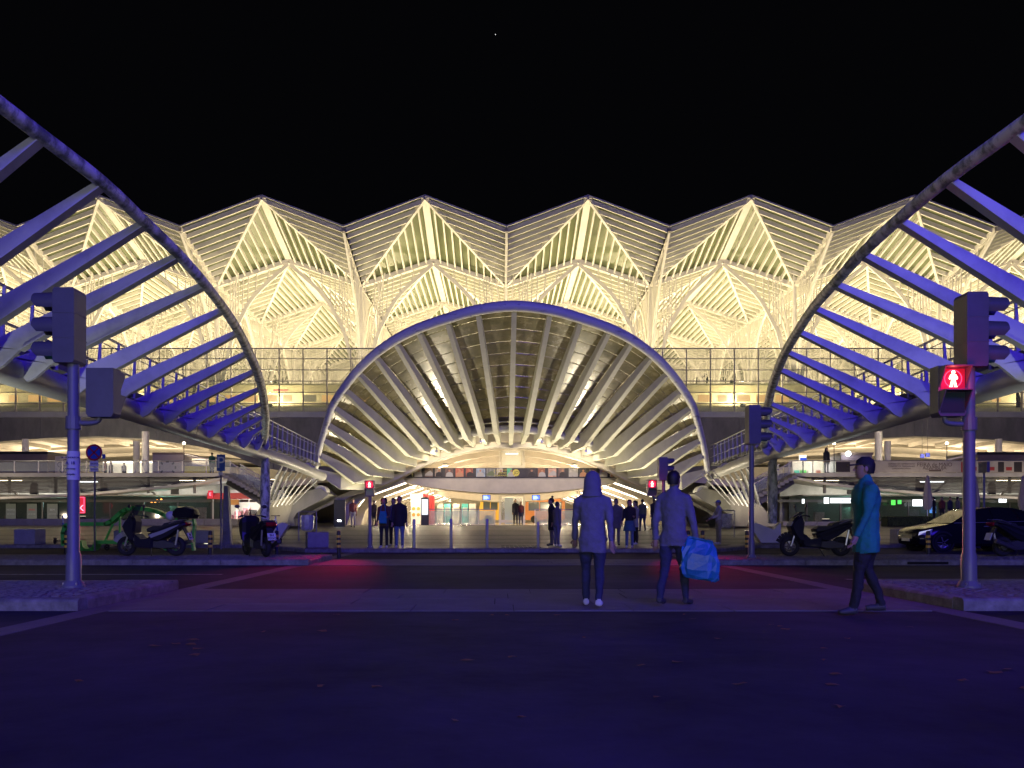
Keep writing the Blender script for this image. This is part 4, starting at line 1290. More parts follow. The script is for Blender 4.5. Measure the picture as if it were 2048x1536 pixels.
t = thing('mezzanine_kiosk', 'cream kiosk with a drawing of phones and a yellow counter, left mezzanine', 'kiosk', (XP(340, Yk), Yk, 4.44), 'mezzanine kiosks')
m = MB(); m.bbox(XP(305, Yk), XP(367, Yk), Yk, Yk + 3, 4.44, ZP(909, Yk)); m.build('body', KPI, t)
m = MB(); m.bbox(XP(305, Yk), XP(367, Yk), Yk - .06, Yk + 3, ZP(909, Yk) + .002, ZP(905, Yk)); m.build('roof', KBR, t)
for i in range(8):
    a = i * .785; m = MB(); m.box((XP(335, Yk) + .62 * math.cos(a), Yk - .012, 5.15 + .45 * math.sin(a)), (.13, .01, .22), Matrix.Rotation(a, 3, 'Y')); m.build('phone_drawing', dark_p, t)
m = MB(); m.bbox(XP(367, Yk) + .01, XP(417, Yk), Yk + .2, Yk + .7, 4.44, ZP(932, Yk)); m.build('counter', mat('yellow_counter', (.72, .66, .10), .5), t)
m = MB(); m.bbox(XP(367, Yk) + .01, XP(412, Yk), Yk + 1.6, Yk + 1.7, 4.44, ZP(914, Yk)); m.build('shelf_wall', WHITEW, t)
m = MB(); m.beam((XP(367, Yk), Yk + .3, ZP(908, Yk)), (XP(412, Yk), Yk + .3, ZP(918, Yk)), .1, .1); m.build('awning_bar', WHITEW, t)
# lit shop on the mezzanine back
t = thing('mezzanine_shop', 'brightly lit white shop at the back of the left mezzanine', 'shop', (XP(268, 80), 80, 4.44))
m = MB(); m.bbox(XP(205, 80), XP(332, 80), 80, 80.3, 4.44, ZP(922, 80)); m.build('wall', WHITEW, t)
m = MB(); m.bbox(XP(210, 80), XP(322, 80), 79.7, 79.8, ZP(926, 80), ZP(924, 80)); m.build('light_strip', STRIP, t)
for i in range(9):
    x = XP(214 + i * 12, 80); m = MB(); m.bbox(x, x + .45, 79.6, 79.9, 4.5 + .3 * (i % 3), 4.95 + .3 * (i % 3)); m.build('display_item', mat('goods_%d' % (i % 3), [(.5, .12, .06), (.55, .4, .1), (.2, .3, .1)][i % 3], .6), t)
light('shop_light', 'POINT', (XP(268, 80), 78.6, 5.6), 260, (1, .95, .75), parent=t, shadow_soft_size=.3)
# ground level bright shop with a red fascia
Yq = 56.5
t = thing('bright_shop', 'white lit shop with a red fascia beside the left stair', 'shop', (XP(475, Yq), Yq, .75))
m = MB(); m.bbox(XP(420, Yq), XP(545, Yq), Yq + 3, Yq + 3.1, .75, 3.4); m.build('back_wall', WHITEW, t)
m = MB(); m.bbox(XP(414, Yq), XP(540, Yq), Yq, Yq + .3, ZP(998, Yq), ZP(986, Yq)); m.build('fascia', redm, t)
m = MB(); m.bbox(XP(455, Yq), XP(480, Yq), Yq - .3, Yq - .1, ZP(1010, Yq), ZP(999, Yq)); m.build('hanging_sign', mat('amber_sign', (.55, .25, .06), .6), t)
for i in range(5):
    x = XP(424 + i * 24, Yq); m = MB(); m.bbox(x, x + .06, Yq + .1, Yq + .16, .75, ZP(998, Yq)); m.build('door_post', ALU, t)
for i in range(6):
    x = XP(430 + i * 18, Yq); m = MB(); m.bbox(x, x + .45, Yq + 2.2, Yq + 2.6, .75, 1.5 + .25 * (i % 3)); m.build('shelf', mat('shelf_pink', (.6, .25, .28), .6, var=.5, scale=6), t)
m = MB(); m.bbox(XP(425, Yq), XP(540, Yq), Yq + 1, Yq + 1.3, 2.72, 2.76); m.build('lamp_panel', COOLL, t)
light('shop_light', 'POINT', (XP(485, Yq), Yq + 1.2, 2.4), 130, (1, .96, .92), parent=t, shadow_soft_size=.3)
# red glowing signs
for (x0, x1, y0, y1, lab, tx) in ((154, 169, 994, 1026, 'tall red neon sign with a white letter k on the left shops', 'k'), (416, 425, 981, 996, 'small red box sign above the left shop corner', 'E')):
    Y = 55.6; t = thing('neon_sign', lab, 'sign', (XP((x0 + x1) / 2, Y), Y, ZP(y1, Y)), 'red shop signs')
    m = MB(); m.bbox(XP(x0, Y), XP(x1, Y), Y, Y + .15, ZP(y1, Y), ZP(y0, Y)); m.build('panel', glow('neon_red_panel', (.9, .01, .05), .8), t)
    text(tx, 'letter', glow('neon_pink', (1, .25, .35), 3), (.95 if tx == 'k' else .3), (XP((x0 + x1) / 2, Y), Y - .01, ZP((y0 + y1) / 2 + (4 if tx == 'k' else 0), Y)), t)
    if tx == 'k':
        for (a, b, c, d) in ((x0, x1, y0, y0 + 1.2), (x0, x1, y1 - 1.2, y1), (x0, x0 + 1.2, y0, y1), (x1 - 1.2, x1, y0, y1)):
            m = MB(); m.bbox(XP(a, Y), XP(b, Y), Y - .03, Y - .004, ZP(d, Y), ZP(c, Y)); m.build('neon_edge', glow('neon_edge_red', (1, .05, .12), 4), t)
    light('neon_light', 'POINT', (XP((x0 + x1) / 2, Y), Y - .4, ZP((y0 + y1) / 2, Y)), 7, (1, .03, .08), parent=t, shadow_soft_size=.2)
t = thing('neon_script', 'orange neon script sign inside the left shop window', 'sign', (XP(311, 58), 58, 2.3))
m = MB(); m.tube(bez([(XP(300, 58), 58.2, ZP(1005, 58)), (XP(304, 58), 58.2, ZP(1001, 58)), (XP(308, 58), 58.2, ZP(1004, 58)), (XP(312, 58), 58.2, ZP(1000, 58)), (XP(316, 58), 58.2, ZP(1003, 58)), (XP(321, 58), 58.2, ZP(998, 58))], 4), .06, 6); m.build('tube', glow('neon_orange', (1, .35, .05), 5), t)
# posters in the left windows
for i, (px, w_) in enumerate(((22, 20), (64, 20), (105, 21))):
    Y = 57.4; t = thing('window_poster', 'tall pale poster in the left shop window, %s from the left' % ordinal(i), 'poster', (XP(px, Y), Y, .9), 'posters in the left shop windows')
    m = MB(); m.bbox(XP(px - w_ / 2, Y), XP(px + w_ / 2, Y), Y - .02, Y - .012, .95, 2.3); m.build('sheet', mat('poster_sheet', (.12, .15, .14), .6, var=.1, scale=3), t)
    for k, wd in enumerate(('NOVO', 'MAIS', 'BEM')[i:i + 1] + ('em breve', )):
        text(wd, 'print', [mat('print_grey', (.30, .34, .34), .6), mat('print_red', (.4, .05, .05), .6)][i == 1 and k == 0], .2 - .06 * k, (XP(px, Y), Y - .03, 1.85 - .3 * k), t)

# ---- right wing contents
Y = 54.85
t = thing('fair_banner', 'long printed fair banner hung on the right mezzanine rail', 'banner', (XP(1870, Y), Y, 4.45))
m = MB(); m.bbox(XP(1672, Y), XP(2110, Y), Y, Y + .03, ZP(945, Y), ZP(922, Y)); m.build('sheet', mat('banner_beige', (.36, .33, .27), .7, var=.12, scale=1.5), t)
PK = mat('print_brown', (.10, .07, .05), .6); PRD = mat('print_dark_red', (.30, .03, .03), .6)
text('FEIRA de MAIO', 'print', PK, .38, (XP(1869, Y), Y - .01, ZP(929.5, Y)), t)
text('AZAMBUJA', 'print', PK, .34, (XP(1869, Y), Y - .01, ZP(936, Y)), t)
m = MB(); m.bbox(XP(1858, Y), XP(1882, Y), Y - .008, Y - .002, ZP(942.6, Y), ZP(939.4, Y)); m.build('print_block', PK, t)
for k in range(3): text(('EXPOSICOES ARTESANATO', 'CONCERTOS TASQUINHAS', 'LARGADAS E FADO')[k], 'print', PK, .15, (XP(1803, Y), Y - .01, ZP(928 + 4.6 * k, Y)), t)
for k, (a, b, c) in enumerate(((1672, 1700, dark_p), (1922, 1938, PRD), (1957, 1975, PRD), (1996, 2008, dark_p), (2028, 2044, dark_p))):
    m = MB(); m.bbox(XP(a, Y), XP(b, Y), Y - .008, Y - .002, ZP(944, Y), ZP(924, Y)); m.build('print_picture', c, t)
for k, a in enumerate((1941, 1977, 2012)):
    m = MB(); m.bbox(XP(a, Y), XP(a + 12, Y), Y - .008, Y - .002, ZP(941, Y), ZP(934, Y)); m.build('print_label', PRD, t)
Yk = 60.0
t = thing('mezzanine_kiosk', 'violet grey kiosk with a lamp on the right mezzanine', 'kiosk', (XP(1714, Yk), Yk, 4.44), 'mezzanine kiosks')
m = MB(); m.bbox(XP(1682, Yk), XP(1744, Yk), Yk, Yk + 3, 4.44, ZP(910, Yk)); m.build('body', mat('kiosk_mauve', (.26, .21, .24), .6, var=.06, scale=2), t)
m = MB(); m.bbox(XP(1680, Yk), XP(1746, Yk), Yk - .1, Yk + 3, ZP(910, Yk) + .002, ZP(905, Yk)); m.build('roof', KBR, t)
m = MB(); m.ball((XP(1693, Yk), Yk - .3, ZP(908, Yk)), .2); m.build('lamp', COOLL, t)
light('kiosk_light', 'POINT', (XP(1693, Yk), Yk - .7, ZP(908, Yk)), 30, (1, .95, .85), parent=t, shadow_soft_size=.2)
t = thing('mezzanine_kiosk', 'long brown kiosk at the right end of the right mezzanine', 'kiosk', (XP(2010, Yk), Yk, 4.44), 'mezzanine kiosks')
m = MB(); m.bbox(XP(1955, Yk), XP(2120, Yk), Yk, Yk + 4, 4.44, ZP(909, Yk)); m.build('body', KBR, t)
m = MB(); m.bbox(XP(1953, Yk), XP(2122, Yk), Yk - .1, Yk + 4.1, ZP(909, Yk) + .002, ZP(904, Yk)); m.build('roof', DARK, t)
m = MB(); m.beam((XP(1890, Yk), Yk, ZP(921, Yk)), (XP(1956, Yk), Yk, ZP(906, Yk)), .12, .14); m.build('awning_bar', WHITEW, t)
# lit blue and white pictogram sign, graffiti glass behind the right stair
t = thing('lit_sign', 'small white and blue lit sign above the right stair', 'sign', (XP(1607, 58), 58, 5.5))
m = MB(); m.bbox(XP(1600, 58), XP(1613, 58), 58, 58.2, ZP(921, 58), ZP(910, 58)); m.build('box', glow('sign_white', (1, .93, .75), 1.6), t)
m = MB(); m.bbox(XP(1600, 58), XP(1613, 58), 57.98, 57.995, ZP(921, 58), ZP(915.5, 58)); m.build('blue_half', glow('sign_blue', (.05, .12, .8), 1), t)
m = MB(); m.tube([(XP(1607, 58), 58.1, 4.44), (XP(1607, 58), 58.1, ZP(921, 58))], .05, 8); m.build('stem', DARK, t)
for i, px in enumerate((1845, 1856)):
    t = thing('hanging_sign', 'small blue square sign hanging under the right vault, %s' % ('left one' if i == 0 else 'right one'), 'sign', (XP(px, 62), 62, 6.2), 'hanging blue signs')
    m = MB(); m.bbox(XP(px - 4, 62), XP(px + 4, 62), 62, 62.1, ZP(916 - 2 * i, 62), ZP(908 - 2 * i, 62)); m.build('panel', mat('sign_blue_paint', (.05, .07, .45), .5), t)
    m = MB(); m.tube([(XP(px, 62), 62.05, ZP(908 - 2 * i, 62)), (XP(px, 62), 62.05, 9.4)], .015, 6); m.build('rod', DARK, t)
t = thing('mezzanine_shop', 'green and white lit stall at the head of the right stair', 'shop', (XP(1600, 64), 64, 4.44))
m = MB(); m.bbox(XP(1585, 64), XP(1672, 64), 64, 64.2, 4.44, ZP(922, 64)); m.build('wall', WHITEW, t)
for i, (a, b, c) in enumerate(((1588, 1598, (.05, .5, .35)), (1600, 1612, (.06, .45, .06)), (1614, 1624, (.55, .55, .5)), (1632, 1640, (.4, .15, .1)))):
    m = MB(); m.bbox(XP(a, 64), XP(b, 64), 63.9, 63.99, 4.6, 5.2); m.build('panel', mat('stall_%d' % i, c, .5), t)
light('shop_light', 'POINT', (XP(1625, 64), 62.5, 5.4), 90, (.9, 1, .8), parent=t, shadow_soft_size=.3)
# shop signs at street level
def boxsign(x0, x1, y0, y1, word, label, st=2.0, Y=56.8, col=(.9, .95, 1)):
    t = thing('lit_sign', label, 'sign', (XP((x0 + x1) / 2, Y), Y, ZP(y1, Y)))
    m = MB(); m.bbox(XP(x0, Y), XP(x1, Y), Y, Y + .2, ZP(y1, Y), ZP(y0, Y)); m.build('box', glow('signbox_%d' % int(x0), col, st), t)
    if word: text(word, 'letters', dark_p, (ZP(y0, Y) - ZP(y1, Y)) * .85, (XP((x0 + x1) / 2, Y), Y - .012, ZP((y0 + y1) / 2, Y)), t)
boxsign(1663, 1735, 996, 1006, 'JERONYMO', 'white lit cafe sign with dark capital letters on the right shops')
boxsign(1650, 1658, 995, 1007, '', 'small white lit box beside the cafe sign', 2.2)
boxsign(1828, 1870, 999, 1012, '', 'blank bright lightbox in the right shops', 3)
boxsign(2001, 2013, 995, 1005, 'U', 'small lit sign with a letter on the far right shops', 2.2)
boxsign(1785, 1791, 1000, 1010, '', 'narrow green lit sign in the right shops', 1.2, col=(.1, .9, .1))
boxsign(1798, 1803, 1000, 1008, '', 'second narrow green lit sign in the right shops', 1.0, col=(.1, .9, .15))
boxsign(1862, 1872, 1013, 1026, '', 'blue lit fridge front in the right shops', .8, col=(.1, .35, 1))
boxsign(1606, 1609, 998, 1007, '', 'small round-edged white lamp sign beside the right shops', 2.2)
# closed parasols of the cafe terrace, hedge
for i, (px, Y) in enumerate(((1855, 49), (1950, 49.5), (2046, 49))):
    x = XP(px, Y); t = thing('closed_parasol', 'folded cream cafe parasol, %s on the right terrace' % ('leftmost', 'middle one', 'rightmost')[i], 'parasol', (x, Y, .75), 'folded cafe parasols', local=True)
    m = MB(); m.tube([(0, 0, 0), (0, 0, 3.1)], .03, 8); m.build('pole', ALU, t)
    prof = [(.16, 1.0), (.22, 1.25), (.24, 1.6), (.17, 2.2), (.11, 2.8), (.05, 3.15)]
    mb = MB(); n = 16; vs = []
    for r_, z in prof:
        for k in range(n):
            a = 6.283 * k / n; rr = r_ * (1 + .22 * (k % 2)); vs.append((rr * math.cos(a), rr * math.sin(a), z))
    mb.add(vs, [(q * n + k, q * n + (k + 1) % n, (q + 1) * n + (k + 1) % n, (q + 1) * n + k) for q in range(len(prof) - 1) for k in range(n)]); mb.build('folded_canopy', mat('parasol_cloth', (.42, .38, .30), .85), t)
    m = MB(); m.lathe([(.28, 0), (.28, .06), (.05, .1)], (0, 0, 0), 16); m.build('base', DARK, t)
hd = thing('hedge', 'low clipped hedge in front of the right cafe terrace', 'hedge', (XP(1815, 48), 48, .7))
hb = MB(); hb.bbox(XP(1775, 48), XP(1865, 48), 48, 48.8, .7, 1.25); hb.build('inner_mass', mat('hedge_dark', (.02, .03, .015), .9), hd)
lf = MB()
for i in range(2600):
    x = random.uniform(XP(1774, 48), XP(1866, 48)); f_ = random.random()
    c = Vector((x, random.uniform(47.93, 48.0) if f_ < .6 else random.uniform(48, 48.8), random.uniform(.72, 1.28) if f_ < .6 else random.uniform(1.22, 1.33)))
    a = Vector((random.uniform(-1, 1), random.uniform(-1, 1), random.uniform(-1, 1))).normalized() * .05; b_ = a.cross(Vector((random.uniform(-1, 1), random.uniform(-1, 1), 1))).normalized() * .03
    lf.add([c - a, c + b_, c + a, c - b_], [(0, 1, 2, 3)])
tag(lf.build('leaves', mat('hedge_leaf', (.06, .09, .035), .6, var=.3, scale=3), hd), kind='stuff')

# uplights added under the footbridges to brighten their tubes and fins
for s, nm, e, yy, xl, xr, wh in ((-1, 'left', 520, 12.0, -10.9, 11.9, 'near'), (1, 'right', 420, 12.0, -10.9, 11.9, 'near'), (-1, 'left', 260, 31.0, -11.7, 12.9, 'plaza end of the'), (1, 'right', 260, 31.0, -11.7, 12.9, 'plaza end of the')):
    t = thing('buttress_light', 'added ground uplight under the %s %s footbridge' % (wh, nm), 'lamp', (xl if s < 0 else xr, yy, .15), 'uplights under the footbridges', local=True)
    m = MB(); m.lathe([(.13, -.02), (.13, .012)], (0, 0, 0), 16); m.build('ring', ALU, t)
    m = MB(); m.lathe([(.10, .013), (.10, .018)], (0, 0, 0), 16); m.build('lens', MATS['uplight_lens'], t)
    light('uplight_beam', 'SPOT', (0, 0, .1), e, (.95, 1.0, .90), target=(-s * .75, 1.6 if yy < 20 else -2.2, 3.5), parent=t, spot_size=R(82), spot_blend=.9, shadow_soft_size=.1)

# fill lamps added under the footbridge decks to warm the plaza and shop steps
for s, nm in ((-1, 'left'), (1, 'right')):
    for i, yy in enumerate((36.0, 41.5)):
        q = (tube_x(s, yy) + s * 1.5, yy, ZT + .40)
        t = thing('plaza_fill', 'small added fill lamp under the %s footbridge deck, %s' % (nm, ('nearer the street', 'nearer the station')[i]), 'lamp', q, 'added fill lamps under the footbridge decks', local=True)
        m = MB(); m.lathe([(.05, .03), (.09, -.06)], (0, 0, 0), 12); m.build('housing', ALU, t, True)
        m = MB(); m.lathe([(.07, -.068), (.07, -.062)], (0, 0, 0), 12); m.build('lens', MATS['uplight_lens'], t)
        light('plaza_fill_beam', 'SPOT', (0, 0, -.15), 700, (1.0, .80, .52), target=(s * 13, 11, -4.0), parent=t, spot_size=R(120), spot_blend=.6, shadow_soft_size=.06)
# ------------------------------------------------------------------ traffic signals
LENSD = mat('unlit_lens', (.03, .05, .05), .25)
def veh_head(t, x, y, z, dirx, h=1.02, green=True):
    """three-lamp signal head at the pole (x,y), centre height z, facing along dirx (+1/-1 in x)"""
    m = MB(); m.prism([(x - .13, z - h / 2), (x + .13, z - h / 2), (x + .15, z - h / 2 + .04), (x + .15, z + h / 2 - .04), (x + .13, z + h / 2), (x - .13, z + h / 2), (x - .15, z + h / 2 - .04), (x - .15, z - h / 2 + .04)], 'y', y - .16, y + .16)
    hd = m.build('signal_head', SIGB, t)
    for k in (-1, 0, 1):
        m = MB(); m.bbox(x - .155, x + .155, y - .165, y + .165, z + k * h / 3 + h / 6 - .008, z + k * h / 3 + h / 6 + .008); m.build('seam', SIGB, hd) if k < 1 else None
    for k in (-1, 0, 1):
        zc = z + k * h / 3.05
        n = 14; r0 = h * .135; L = h * .30
        vs, fs = [], []
        for i in range(n + 1):
            a = R(-35) + R(250) * i / n
            for (q, rr) in ((0, r0), (1, r0 * .93)):
                cut = L * (1 - .35 * max(0, -math.sin(a)))
                vs.append((x + dirx * (.15 + q * cut), y + rr * math.cos(a), zc + rr * math.sin(a)))
        for i in range(n): fs.append((2 * i, 2 * i + 1, 2 * i + 3, 2 * i + 2))
        vo = [Vector(v) + Vector((0, (v[1] - y) * .07, (v[2] - zc) * .07)) for v in vs]
        m = MB(); m.add(vs, fs); m.add(vo, [tuple(reversed(f)) for f in fs]); m.build('visor', SIGB, hd, True)
        m = MB(); m.lathe([(r0 * .9, 0), (r0 * .9, .012 * dirx)], (x + dirx * .151, y, zc), 18, 'x'); m.build('lens', GREENL if (k == -1 and green) else LENSD, hd)
    return hd
def man(mb, x, y, z, h):
    """standing figure of dots, facing -y"""
    mb.lathe([(h * .11, y - .004), (h * .11, y + .004)], (x, 0, z + h * .38), 12, 'y')
    for poly in ([(-.17, .24), (.17, .24), (.27, .02), (.21, -.06), (.13, .06), (.12, -.10), (-.12, -.10), (-.13, .06), (-.21, -.06), (-.27, .02)],
                 [(-.12, -.10), (-.01, -.10), (-.05, -.42), (-.07, -.5), (-.24, -.5), (-.2, -.42)], [(.01, -.10), (.12, -.10), (.2, -.42), (.24, -.5), (.07, -.5), (.05, -.42)]):
        mb.prism([(x + a * h, z + b * h) for a, b in poly], 'y', y - .004, y + .004)
def ped_head(t, x, y, z, h, facing, lit=True):
    """two-lamp pedestrian head; facing -1 looks at the camera, +1 away"""
    w = h * .56
    m = MB(); m.prism([(x - w / 2 + .03, z - h / 2), (x + w / 2 - .03, z - h / 2), (x + w / 2, z - h / 2 + .05), (x + w / 2, z + h / 2), (x - w / 2, z + h / 2), (x - w / 2, z - h / 2 + .05)], 'y', y - .11, y + .11)
    hd = m.build('pedestrian_head', SIGB, t)
    yf = y + facing * .115
    for k in (1, -1):
        zc = z + k * h * .235
        m = MB(); m.bbox(x - w * .42, x + w * .42, yf - .004, yf + .004, zc - h * .2, zc + h * .2); m.build('lens', LENSD if not (lit and k == 1) else mat('red_lens', (.2, .005, .02), .4, emit=(1, .01, .05), estr=.35), hd)
        for sx in (-1, 1):
            m = MB(); m.prism([(yf, zc - h * .16), (yf, zc + h * .22), (yf + facing * .16, zc + h * .22)], 'x', x + sx * w * .46 - .008, x + sx * w * .46 + .008); m.build('visor', SIGB, hd)
        m = MB(); m.bbox(x - w * .47, x + w * .47, min(yf, yf + facing * .17), max(yf, yf + facing * .17), zc + h * .215, zc + h * .235); m.build('visor', SIGB, hd)
    if lit:
        m = MB(); man(m, x, yf + facing * .014, z + h * .235, h * .33); m.build('red_man', REDMAN, hd)
        m = MB(); m.torus((x, yf + facing * .008, z + h * .235), h * .17, .006, 20, 4, 'y'); m.build('lens_ring', REDL, hd)
        if h > .6:
            light('red_light', 'POINT', (x, yf + facing * .34, z + h * .235), 8.0, (1, .01, .10), parent=hd, shadow_soft_size=.09)
        else:      # added spot throws a red pool standing in for the lens's road reflection
            light('red_light', 'SPOT', (x, yf + facing * .2, z + h * .235), 1100, (1, .0, .14), target=(x, y - 9.0, 0), parent=hd, spot_size=R(26), spot_blend=1.0, shadow_soft_size=.09)
            light('red_light', 'POINT', (x, yf + facing * .34, z + h * .235), 5.0, (1, .01, .10), parent=hd, shadow_soft_size=.06)
    return hd
def pole(t, x, y, z0, z1, r, sleeve=True):
    m = MB(); m.tube([(x, y, z0 + .02), (x, y, z0 + .45), (x, y, z0 + .5), (x, y, z1)], [r * 1.28, r * 1.25, r * 1.02, r * .95], 18); m.build('pole', POLE, t, True)
    m = MB(); m.lathe([(r * 1.9, z0), (r * 1.9, z0 + .03), (r * 1.35, z0 + .10)], (x, y, 0), 18); m.build('base_flange', POLE, t)
    for k in range(4):
        a = .785 + k * 1.571; m = MB(); m.tube([(x + r * 1.62 * math.cos(a), y + r * 1.62 * math.sin(a), z0 + .03), (x + r * 1.62 * math.cos(a), y + r * 1.62 * math.sin(a), z0 + .075)], .016, 6); m.build('bolt', ALU, t)
def arm_bracket(t, x0, x1, y, z):
    m = MB(); m.tube(bez([(x0, y, z), (lerp(x0, x1, .6), y, z), (lerp(x0, x1, .93), y, z + .03), (x1, y, z + .12)], 4), .035, 10); m.build('bracket', POLE, t, True)
    m = MB(); m.tube([(x0, y, z - .09), (x0, y, z + .09)], .10, 14); m.build('clamp', POLE, t)

Y = 10.92; zi = .15
x = XP(147, Y)
t = thing('traffic_signal', 'blue-lit signal post with paper notice on the near left island', 'traffic light', (x, Y, zi), 'traffic signals')
pole(t, x, Y, zi, ZP(728, Y), .080)
veh_head(t, XP(139, Y), Y, ZP(655, Y), -1, h=1.04)
ped_head(t, XP(207, Y), Y, ZP(787, Y), .68, +1, lit=False); arm_bracket(t, x, XP(200, Y), Y, ZP(846, Y))
m = MB(); m.tube([(x, Y, ZP(960, Y)), (x, Y, ZP(903, Y))], .084, 20); pp = m.build('paper_notice', mat('paper_white', (.55, .55, .58), .8, var=.06, scale=6), t, True)
for k, wd in enumerate(('SR. CONDUTOR', 'A. 18', 'estacionar', 'obrigado')):
    text(wd, 'handwriting', mat('ink', (.06, .05, .2), .7), .035 if k != 1 else .06, (x, Y - .0855, ZP(916 + 11 * k, Y)), pp)
x = XP(1938, Y)
t = thing('traffic_signal', 'signal post with a large glowing red pedestrian lamp on the near right island', 'traffic light', (x, Y, zi), 'traffic signals')
pole(t, x, Y, zi, ZP(733, Y), .080)
veh_head(t, XP(1942, Y), Y, ZP(663, Y), 1, h=1.03)
ped_head(t, XP(1896, Y), Y, ZP(784, Y), .70, -1); arm_bracket(t, x, XP(1888, Y), Y, ZP(848, Y))
Y = 19.5; zi = .14; x = XP(1503, Y)
t = thing('traffic_signal', 'slim signal post on the right parking island next to the scooter', 'traffic light', (x, Y, zi), 'traffic signals')
pole(t, x, Y, zi, ZP(888, Y), .062); veh_head(t, XP(1506, Y), Y, ZP(850, Y), 1, h=.97)
Y = 26.9; zi = .13; x = XP(1327, Y)
t = thing('traffic_signal', 'signal post with a red pedestrian lamp at the right end of the plaza kerb', 'traffic light', (x, Y, zi), 'traffic signals')
pole(t, x, Y, zi, ZP(958, Y), .06); veh_head(t, XP(1325, Y), Y, ZP(938, Y), 1, h=.80, green=False)
ped_head(t, XP(1303, Y), Y, ZP(976, Y), .56, -1); arm_bracket(t, x, XP(1306, Y), Y, ZP(997, Y))
Y = 26.8; x = XP(740, Y)
t = thing('traffic_signal', 'low post with a red pedestrian lamp beside the waiting couple', 'traffic light', (x, Y, zi), 'traffic signals')
pole(t, x, Y, zi, ZP(992, Y), .06); ped_head(t, x, Y, ZP(977, Y), .55, -1)

# ------------------------------------------------------------------ road signs
BLUE = mat('road_sign_blue', (.02, .09, .42), .4); WHT = mat('sign_white_paint', (.72, .72, .72), .4); REDP = mat('sign_red_paint', (.5, .02, .04), .4)
Y = 27.5; x = XP(188, Y)
t = thing('no_stopping_sign', 'round blue no stopping sign with red cross on a thin pole at left', 'road sign', (x, Y, 0))
m = MB(); m.tube([(x, Y + .05, 0), (x, Y + .05, ZP(890, Y))], .03, 10); m.build('pole', POLE, t)
zc = ZP(905, Y); r_ = .29
m = MB(); m.lathe([(r_, Y), (r_, Y + .03)], (x, 0, zc), 32, 'y'); d_ = m.build('disc', BLUE, t)
m = MB(); m.torus((x, Y - .003, zc), r_ * .9, .032, 32, 6, 'y', .2); m.build('red_ring', REDP, d_)
for a in (45, -45):
    m = MB(); m.box((x, Y - .004, zc), (r_ * 1.75, .006, .05), Matrix.Rotation(R(a), 3, 'Y')); m.build('red_bar', REDP, d_)
for k, (za, zb) in enumerate(((922, 933), (935, 943))):
    m = MB(); m.bbox(x - .15, x + .15, Y, Y + .02, ZP(zb, Y), ZP(za, Y)); p = m.build('plate', WHT, t)
    text(('EXCETO', 'AUTOCARROS')[k], 'lettering', dark_p, .07 if k == 0 else .045, (x, Y - .004, (ZP(zb, Y) + ZP(za, Y)) / 2), p)
m = MB(); m.bbox(XP(203, Y), XP(209, Y), Y + .05, Y + .07, ZP(917, Y), ZP(908, Y)); m.build('side_plate', BLUE, t)
Y = 29.2; x = XP(441, Y)
t = thing('parking_sign', 'blue square parking sign with white P on a thin post', 'road sign', (x, Y, .13))
m = MB(); m.tube([(x, Y + .05, .0), (x, Y + .05, ZP(908, Y))], .035, 10); m.build('pole', POLE, t)
m = MB(); m.bbox(XP(433.5, Y), XP(450, Y), Y, Y + .025, ZP(942, Y), ZP(909, Y)); p = m.build('panel', BLUE, t)
text('P', 'letter', WHT, .62, (x + .01, Y - .004, ZP(926, Y)), p)
m = MB(); m.bbox(x - .08, x + .08, Y, Y + .02, ZP(950, Y), ZP(944, Y)); m.build('plate', WHT, t)
x = XP(452, 30.8)
t = thing('slanted_board', 'leaning dark display column behind the parking sign', 'display column', (x, 30.8, .13))
m = MB(); m.prism([(x - .12, .13), (x + .22, .13), (x + .10, 2.45), (x - .05, 2.45)], 'y', 30.7, 30.95); m.build('body', mat('display_grey', (.16, .15, .18), .5, var=.3, scale=3), t)
# right side grey sign post seen from the back
Y = 33.0; x = XP(1968, Y)
t = thing('road_sign', 'grey sign post seen edge-on behind the parked car', 'road sign', (x, Y, .2))
m = MB(); m.tube([(x, Y, .2), (x, Y, ZP(925, Y))], .04, 10); m.build('pole', POLE, t)
m = MB(); m.bbox(x - .06, x + .06, Y - .3, Y + .3, ZP(945, Y), ZP(924, Y)); m.build('panel', POLE, t)

# ------------------------------------------------------------------ bollards, blocks, bins
STL = mat('bollard_steel', (.30, .30, .34), .35, metal=.7)
b = thing('bollard', '', 'bollard', (0, 0, 0), 'slim steel bollards along the plaza kerb', local=True)
m = MB(); m.lathe([(.05, 0), (.05, .98), (.045, 1.0), (.0451, 1.0)], (0, 0, 0), 16); m.build('shaft', STL, b, True)
m = MB(); m.lathe([(.075, 0), (.075, .02), (.055, .03)], (0, 0, 0), 16); m.build('collar', STL, b)
spots = [(828, 'first slim steel bollard right of the waiting couple'), (902, 'second slim steel bollard right of the waiting couple'), (974, 'third slim steel bollard right of the waiting couple'),
         (1076, 'slim steel bollard left of the tall pair at the kerb'), (1150, 'slim steel bollard right of the tall pair at the kerb')]
for i, (px, lab) in enumerate(spots):
    o = b if i == 0 else copy_tree(b)
    o.location = (XP(px, 26.75), 26.75, .132); o['label'] = lab; o.scale = (1, 1, 1.0 if i < 3 else .9)
YB_ = mat('reflective_yellow', (.75, .5, .06), .4); BK = mat('bollard_black', (.02, .02, .022), .5)
b = thing('striped_bollard', '', 'bollard', (0, 0, 0), 'black bollards with yellow rings', local=True)
m = MB(); m.lathe([(.06, 0), (.055, .74), (.05, .78), (.02, .80)], (0, 0, 0), 16); m.build('shaft', BK, b, True)
for z in (.32, .46, .60):
    m = MB(); m.lathe([(.062, z), (.061, z + .07)], (0, 0, 0), 16); m.build('yellow_ring', YB_, b)
